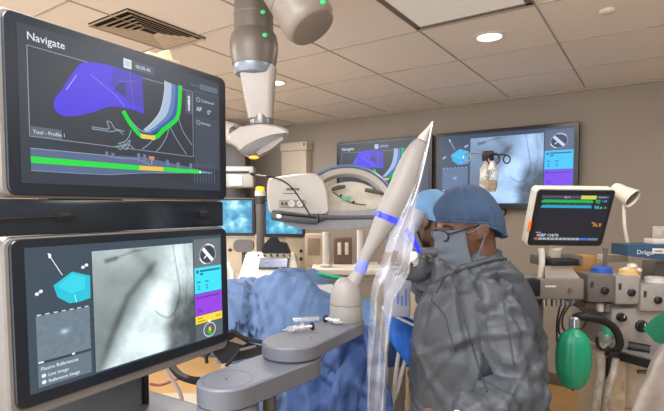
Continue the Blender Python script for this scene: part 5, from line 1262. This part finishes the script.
# gooseneck examination lamp
DL = 2.55
t = thing('examination_lamp', 'cream gooseneck lamp with conical head beside the patient monitor', 'lamp', (P(629, 270, DL).x, DL, P(629, 268, DL).z))
mb = MB(); mb.tube(bez([P(u, v, DL) for u, v in ((631, 270), (630, 255), (627, 240), (624.5, 224), (624, 208), (624, 202))], 6), .0085, 10); mb.build('gooseneck', M_cream, t)
hd0, hd1 = P(615, 188, DL+.03), P(633, 199, DL-.05)
mb = MB(); mb.lathe([(0, -.01), (.026, -.008), (.034, .01), (.038, .05), (.052, .108), (.050, .112), (.042, .09), (0, .085)], hd0, hd1-hd0, n=32); mb.build('head', M_cream, t)
mb = MB(); mb.lathe([(0, .088), (.041, .090), (.046, .1), (.04, .102), (0, .1)], hd0, hd1-hd0, n=32); mb.build('lens', mat('lamp_lens_off', (96, 84, 70), .25), t)
mb = MB(); mb.lathe([(0, 0), (.05, 0), (.05, .012), (.02, .03), (0, .03)], P(631, 271, DL), n=24); mb.build('foot', M_cream, t)

# green breathing bag, hose and cables
DG = 2.0
t = thing('breathing_bag', 'green rubber breathing bag hanging from a black hose', 'breathing bag', P(573, 388, DG))
zz_ = lambda v: P(573, v, DG).z
prof = [(0, 388), (8, 387), (12.5, 382), (15.8, 373), (17, 362), (16.6, 350), (14.6, 340), (11, 333.5), (6, 330), (4, 327), (4, 324)]
cg = P(573.5, 357, DG)
def bagp(i, j):
    a = 2*PI*i; k = j*(len(prof)-1); q = min(int(k), len(prof)-2); f = k-q
    r = (prof[q][0]*(1-f)+prof[q+1][0]*f)*DG/F; v = prof[q][1]*(1-f)+prof[q+1][1]*f
    r *= 1+.02*math.sin(a*12)*(1 if r > .03 else 0)
    return (cg.x + r*math.cos(a) - (v-357)*.0, DG + r*.9*math.sin(a), zz_(v))
mb = MB(); mb.grid(bagp, 60, 40); mb.build('bag', mat('bag_green', (26, 146, 110), .38, var=.06, bump=.1, bscale=120), t, smooth=2.5)
mb = MB(); mb.lathe([(.017, zz_(328)), (.022, zz_(327)), (.022, zz_(318)), (.018, zz_(317)), (.018, zz_(316)), (0, zz_(316))], (cg.x, DG, 0), n=24); mb.build('neck', M_silver, t)
mb = MB(); mb.lathe([(0, zz_(391)), (.006, zz_(390)), (.009, zz_(387)), (0, zz_(386))], (cg.x, DG, 0), n=12); mb.build('tail', M_rub, t)
hose = bez([P(u, v, d) for u, v, d in ((574, 318, DG), (580, 316.5, DG), (592, 318, DG+.03), (604, 321, DG+.08), (614, 328, DG+.12), (619, 338, DG+.15), (619, 347, DG+.18), (612, 354, DG+.2))], 14)
mb = MB(); mb.tube(hose, [.0175 if k % 2 else .0145 for k in range(len(hose))], 14); mb.build('corrugated_hose', M_rub, t)
mb = MB(); mb.box(P(611, 353, DG+.2), (.05, .06, .03), bev=.008); mb.build('hose_connector', M_blk, t)
for k, pts in enumerate((((566, 305), (560, 318), (559, 332), (566, 341), (560, 344)), ((570, 305), (563, 316), (563, 328), (571, 334), (577, 326)), ((574, 304), (584, 312), (586, 322), (578, 333)), ((560, 306), (557, 322), (557, 338), (557.5, 345)))):
    mb = MB(); mb.tube(bez([P(u, v, DM+.04-.02*k) for u, v in pts], 6), .0042, 6)
    o = mb.build('sensor_cable', M_rub, None); tag(o, 'thin black sensor cable hanging in a loop above the green breathing bag', 'cable', 'sensor cables below the gas block')
# clear mask, green connector and tubes right of the bag
t = thing('breathing_mask', 'clear breathing mask with green rim hanging from the black hose', 'breathing mask', P(608, 350, DG+.22))
mb = MB(); mb.ell(P(609, 332, DG+.24), (.028, .03, .055), rot=Matrix.Rotation(.35, 4, 'Y')); mb.build('green_cushion', mat('mask_green', (44, 140, 108), .45), t)
mb = MB(); mb.lathe([(.012, 0), (.016, .02), (.034, .06), (.040, .085)], P(603, 352, DG+.22), (.3, .1, .95), n=24); mb.build('clear_dome', M_clear, t)
mb = MB(); mb.tube(bez([P(u, v, DG+.16) for u, v in ((597, 337), (597.5, 345), (603, 350), (609, 347))], 5), .007, 8); mb.build('elbow', M_rub, t)
for pts, r, nm, lab in ((((600, 352), (600, 372), (597, 395), (594, 425)), .020, M_tubec, 'wide clear suction tube hanging beside the grey drawers'), (((616, 358), (613, 374), (608, 388), (606, 424)), .016, M_tubec, 'narrower clear suction tube bending toward the floor')):
    mb = MB(); mb.tube(bez([P(u, v, DG+.2) for u, v in pts], 8), r, 12); o = mb.build('suction_tube', nm, None); tag(o, lab, 'tube', None)
mb = MB(); mb.tube([P(609, 358, DG+.3), P(607, 400, DG+.3), P(606, 440, DG+.3)], .012, 10); o = mb.build('black_pole', M_rub, None); tag(o, 'thin black pole standing among the clear tubes', 'pole')
a, b = P(612, 360, DG+.34), P(624, 400, DG+.34)
mb = MB(); mb.loft([[tuple(P(u, v, d)) for u, v in ((610, 362), (620, 356), (626, 362), (624, 440), (611, 440))] for d in (DG+.29, DG+.35)]); o = mb.build('plastic_pouch', clear_mat('pouch', col=(200, 186, 164), white=.5, gloss=.25), None); tag(o, 'crinkled tan plastic pouch hanging in front of the drawers', 'pouch')

# near right corner: grey-beige covered chair back and green cloth
cv = thing('covered_chair', 'chair back covered with beige-grey cloth at the picture corner', 'chair', (P(668, 411, 1.3).x, 1.3, 0))
cp = [(612, 460), (631, 412), (642, 386), (653, 361), (662, 346), (680, 334), (720, 328), (720, 470)]
mb = MB(); mb.loft([[tuple(P(CXu+(u-CXu)*k, CVv+(v-CVv)*k, 1.25+dd)) for u, v in bz_] for (k, dd) in ((.93, 0), (.985, .015), (1, .05), (1, .16), (.97, .2)) for CXu, CVv, bz_ in ((680, 420, [(p.x, p.y) for p in bez([Vector((u, v, 0)) for u, v in cp], 5)]),)])
o = mb.build('cover', mat('cover_beige', (134, 125, 118), .85, bump=.15, bscale=80), None, frame=ID); remesh(o, .012, 6, folds(.006, 6, (1, 1, 1), 3)); o.data.transform(ROOTM[cv.name].inverted() @ VF @ ROOTM[o.name]); o.parent = cv; o.matrix_basis = ID
mb = MB()
zc = P(680, 470, 1.35).z
for a in (.0, .34):
    for b in (.02, .16): mb = MB(); xx = P(640, 411, 1.35).x + a; mb.cyl((xx, 1.27+b, 0), (xx, 1.27+b, zc+.05), .014, n=10); mb.build('leg', M_silver, cv)
gp = [(643, 329), (652, 319), (664, 311), (690, 300), (690, 345), (664, 345), (655, 342)]
mb = MB(); mb.loft([[tuple(P(u, v, d)) for u, v in gp] for d in (1.40, 1.44)]); o = mb.build('green_cloth', mat('cloth_green', (22, 106, 78), .8, bump=.15, bscale=60), None); tag(o, 'dark green folded cloth lying over the covered chair back', 'cloth')

# cables and odds and ends below the lower screen
mb = MB(); mb.tube(bez([P(u, v, d) for u, v, d in ((168, 358, 1.45), (173, 368, 1.4), (181, 376, 1.35), (192, 380, 1.3), (199, 381, 1.27))], 8), .011, 10); o = mb.build('thick_cable', M_rub, None); tag(o, 'thick black cable curving from below the lower screen to the robotic arm', 'cable')
mb = MB(); mb.tube(bez([P(u, v, 1.7) for u, v in ((162, 360), (166, 370), (175, 384), (181, 397), (184, 415))], 8), .008, 8); o = mb.build('pink_cable', mat('cable_pink_grey', (176, 158, 150), .5), None); tag(o, 'pale pinkish cable hanging behind the black cable', 'cable')
mb = MB(); mb.tube(bez([P(u, v, 1.9) for u, v in ((150, 384), (160, 385), (172, 381), (182, 377))], 8), .006, 8); o = mb.build('red_cable', mat('cable_red_brown', (120, 60, 50), .5), tower)
a, b = P(150, 372, 2.6), P(180, 398, 2.6)
t = thing('floor_case', 'low tan equipment case on the floor behind the screen column', 'case', ((a.x+b.x)/2, 2.9, 0))
mb = MB(); mb.box(((a.x+b.x)/2, 2.9, .16), (.36, .3, .3), bev=.02); mb.build('body', mat('case_tan', (166, 146, 122), .6), t)
mb = MB(); mb.box(((a.x+b.x)/2, 2.9, .325), (.38, .32, .04), bev=.01); mb.build('lid', M_tan, t)
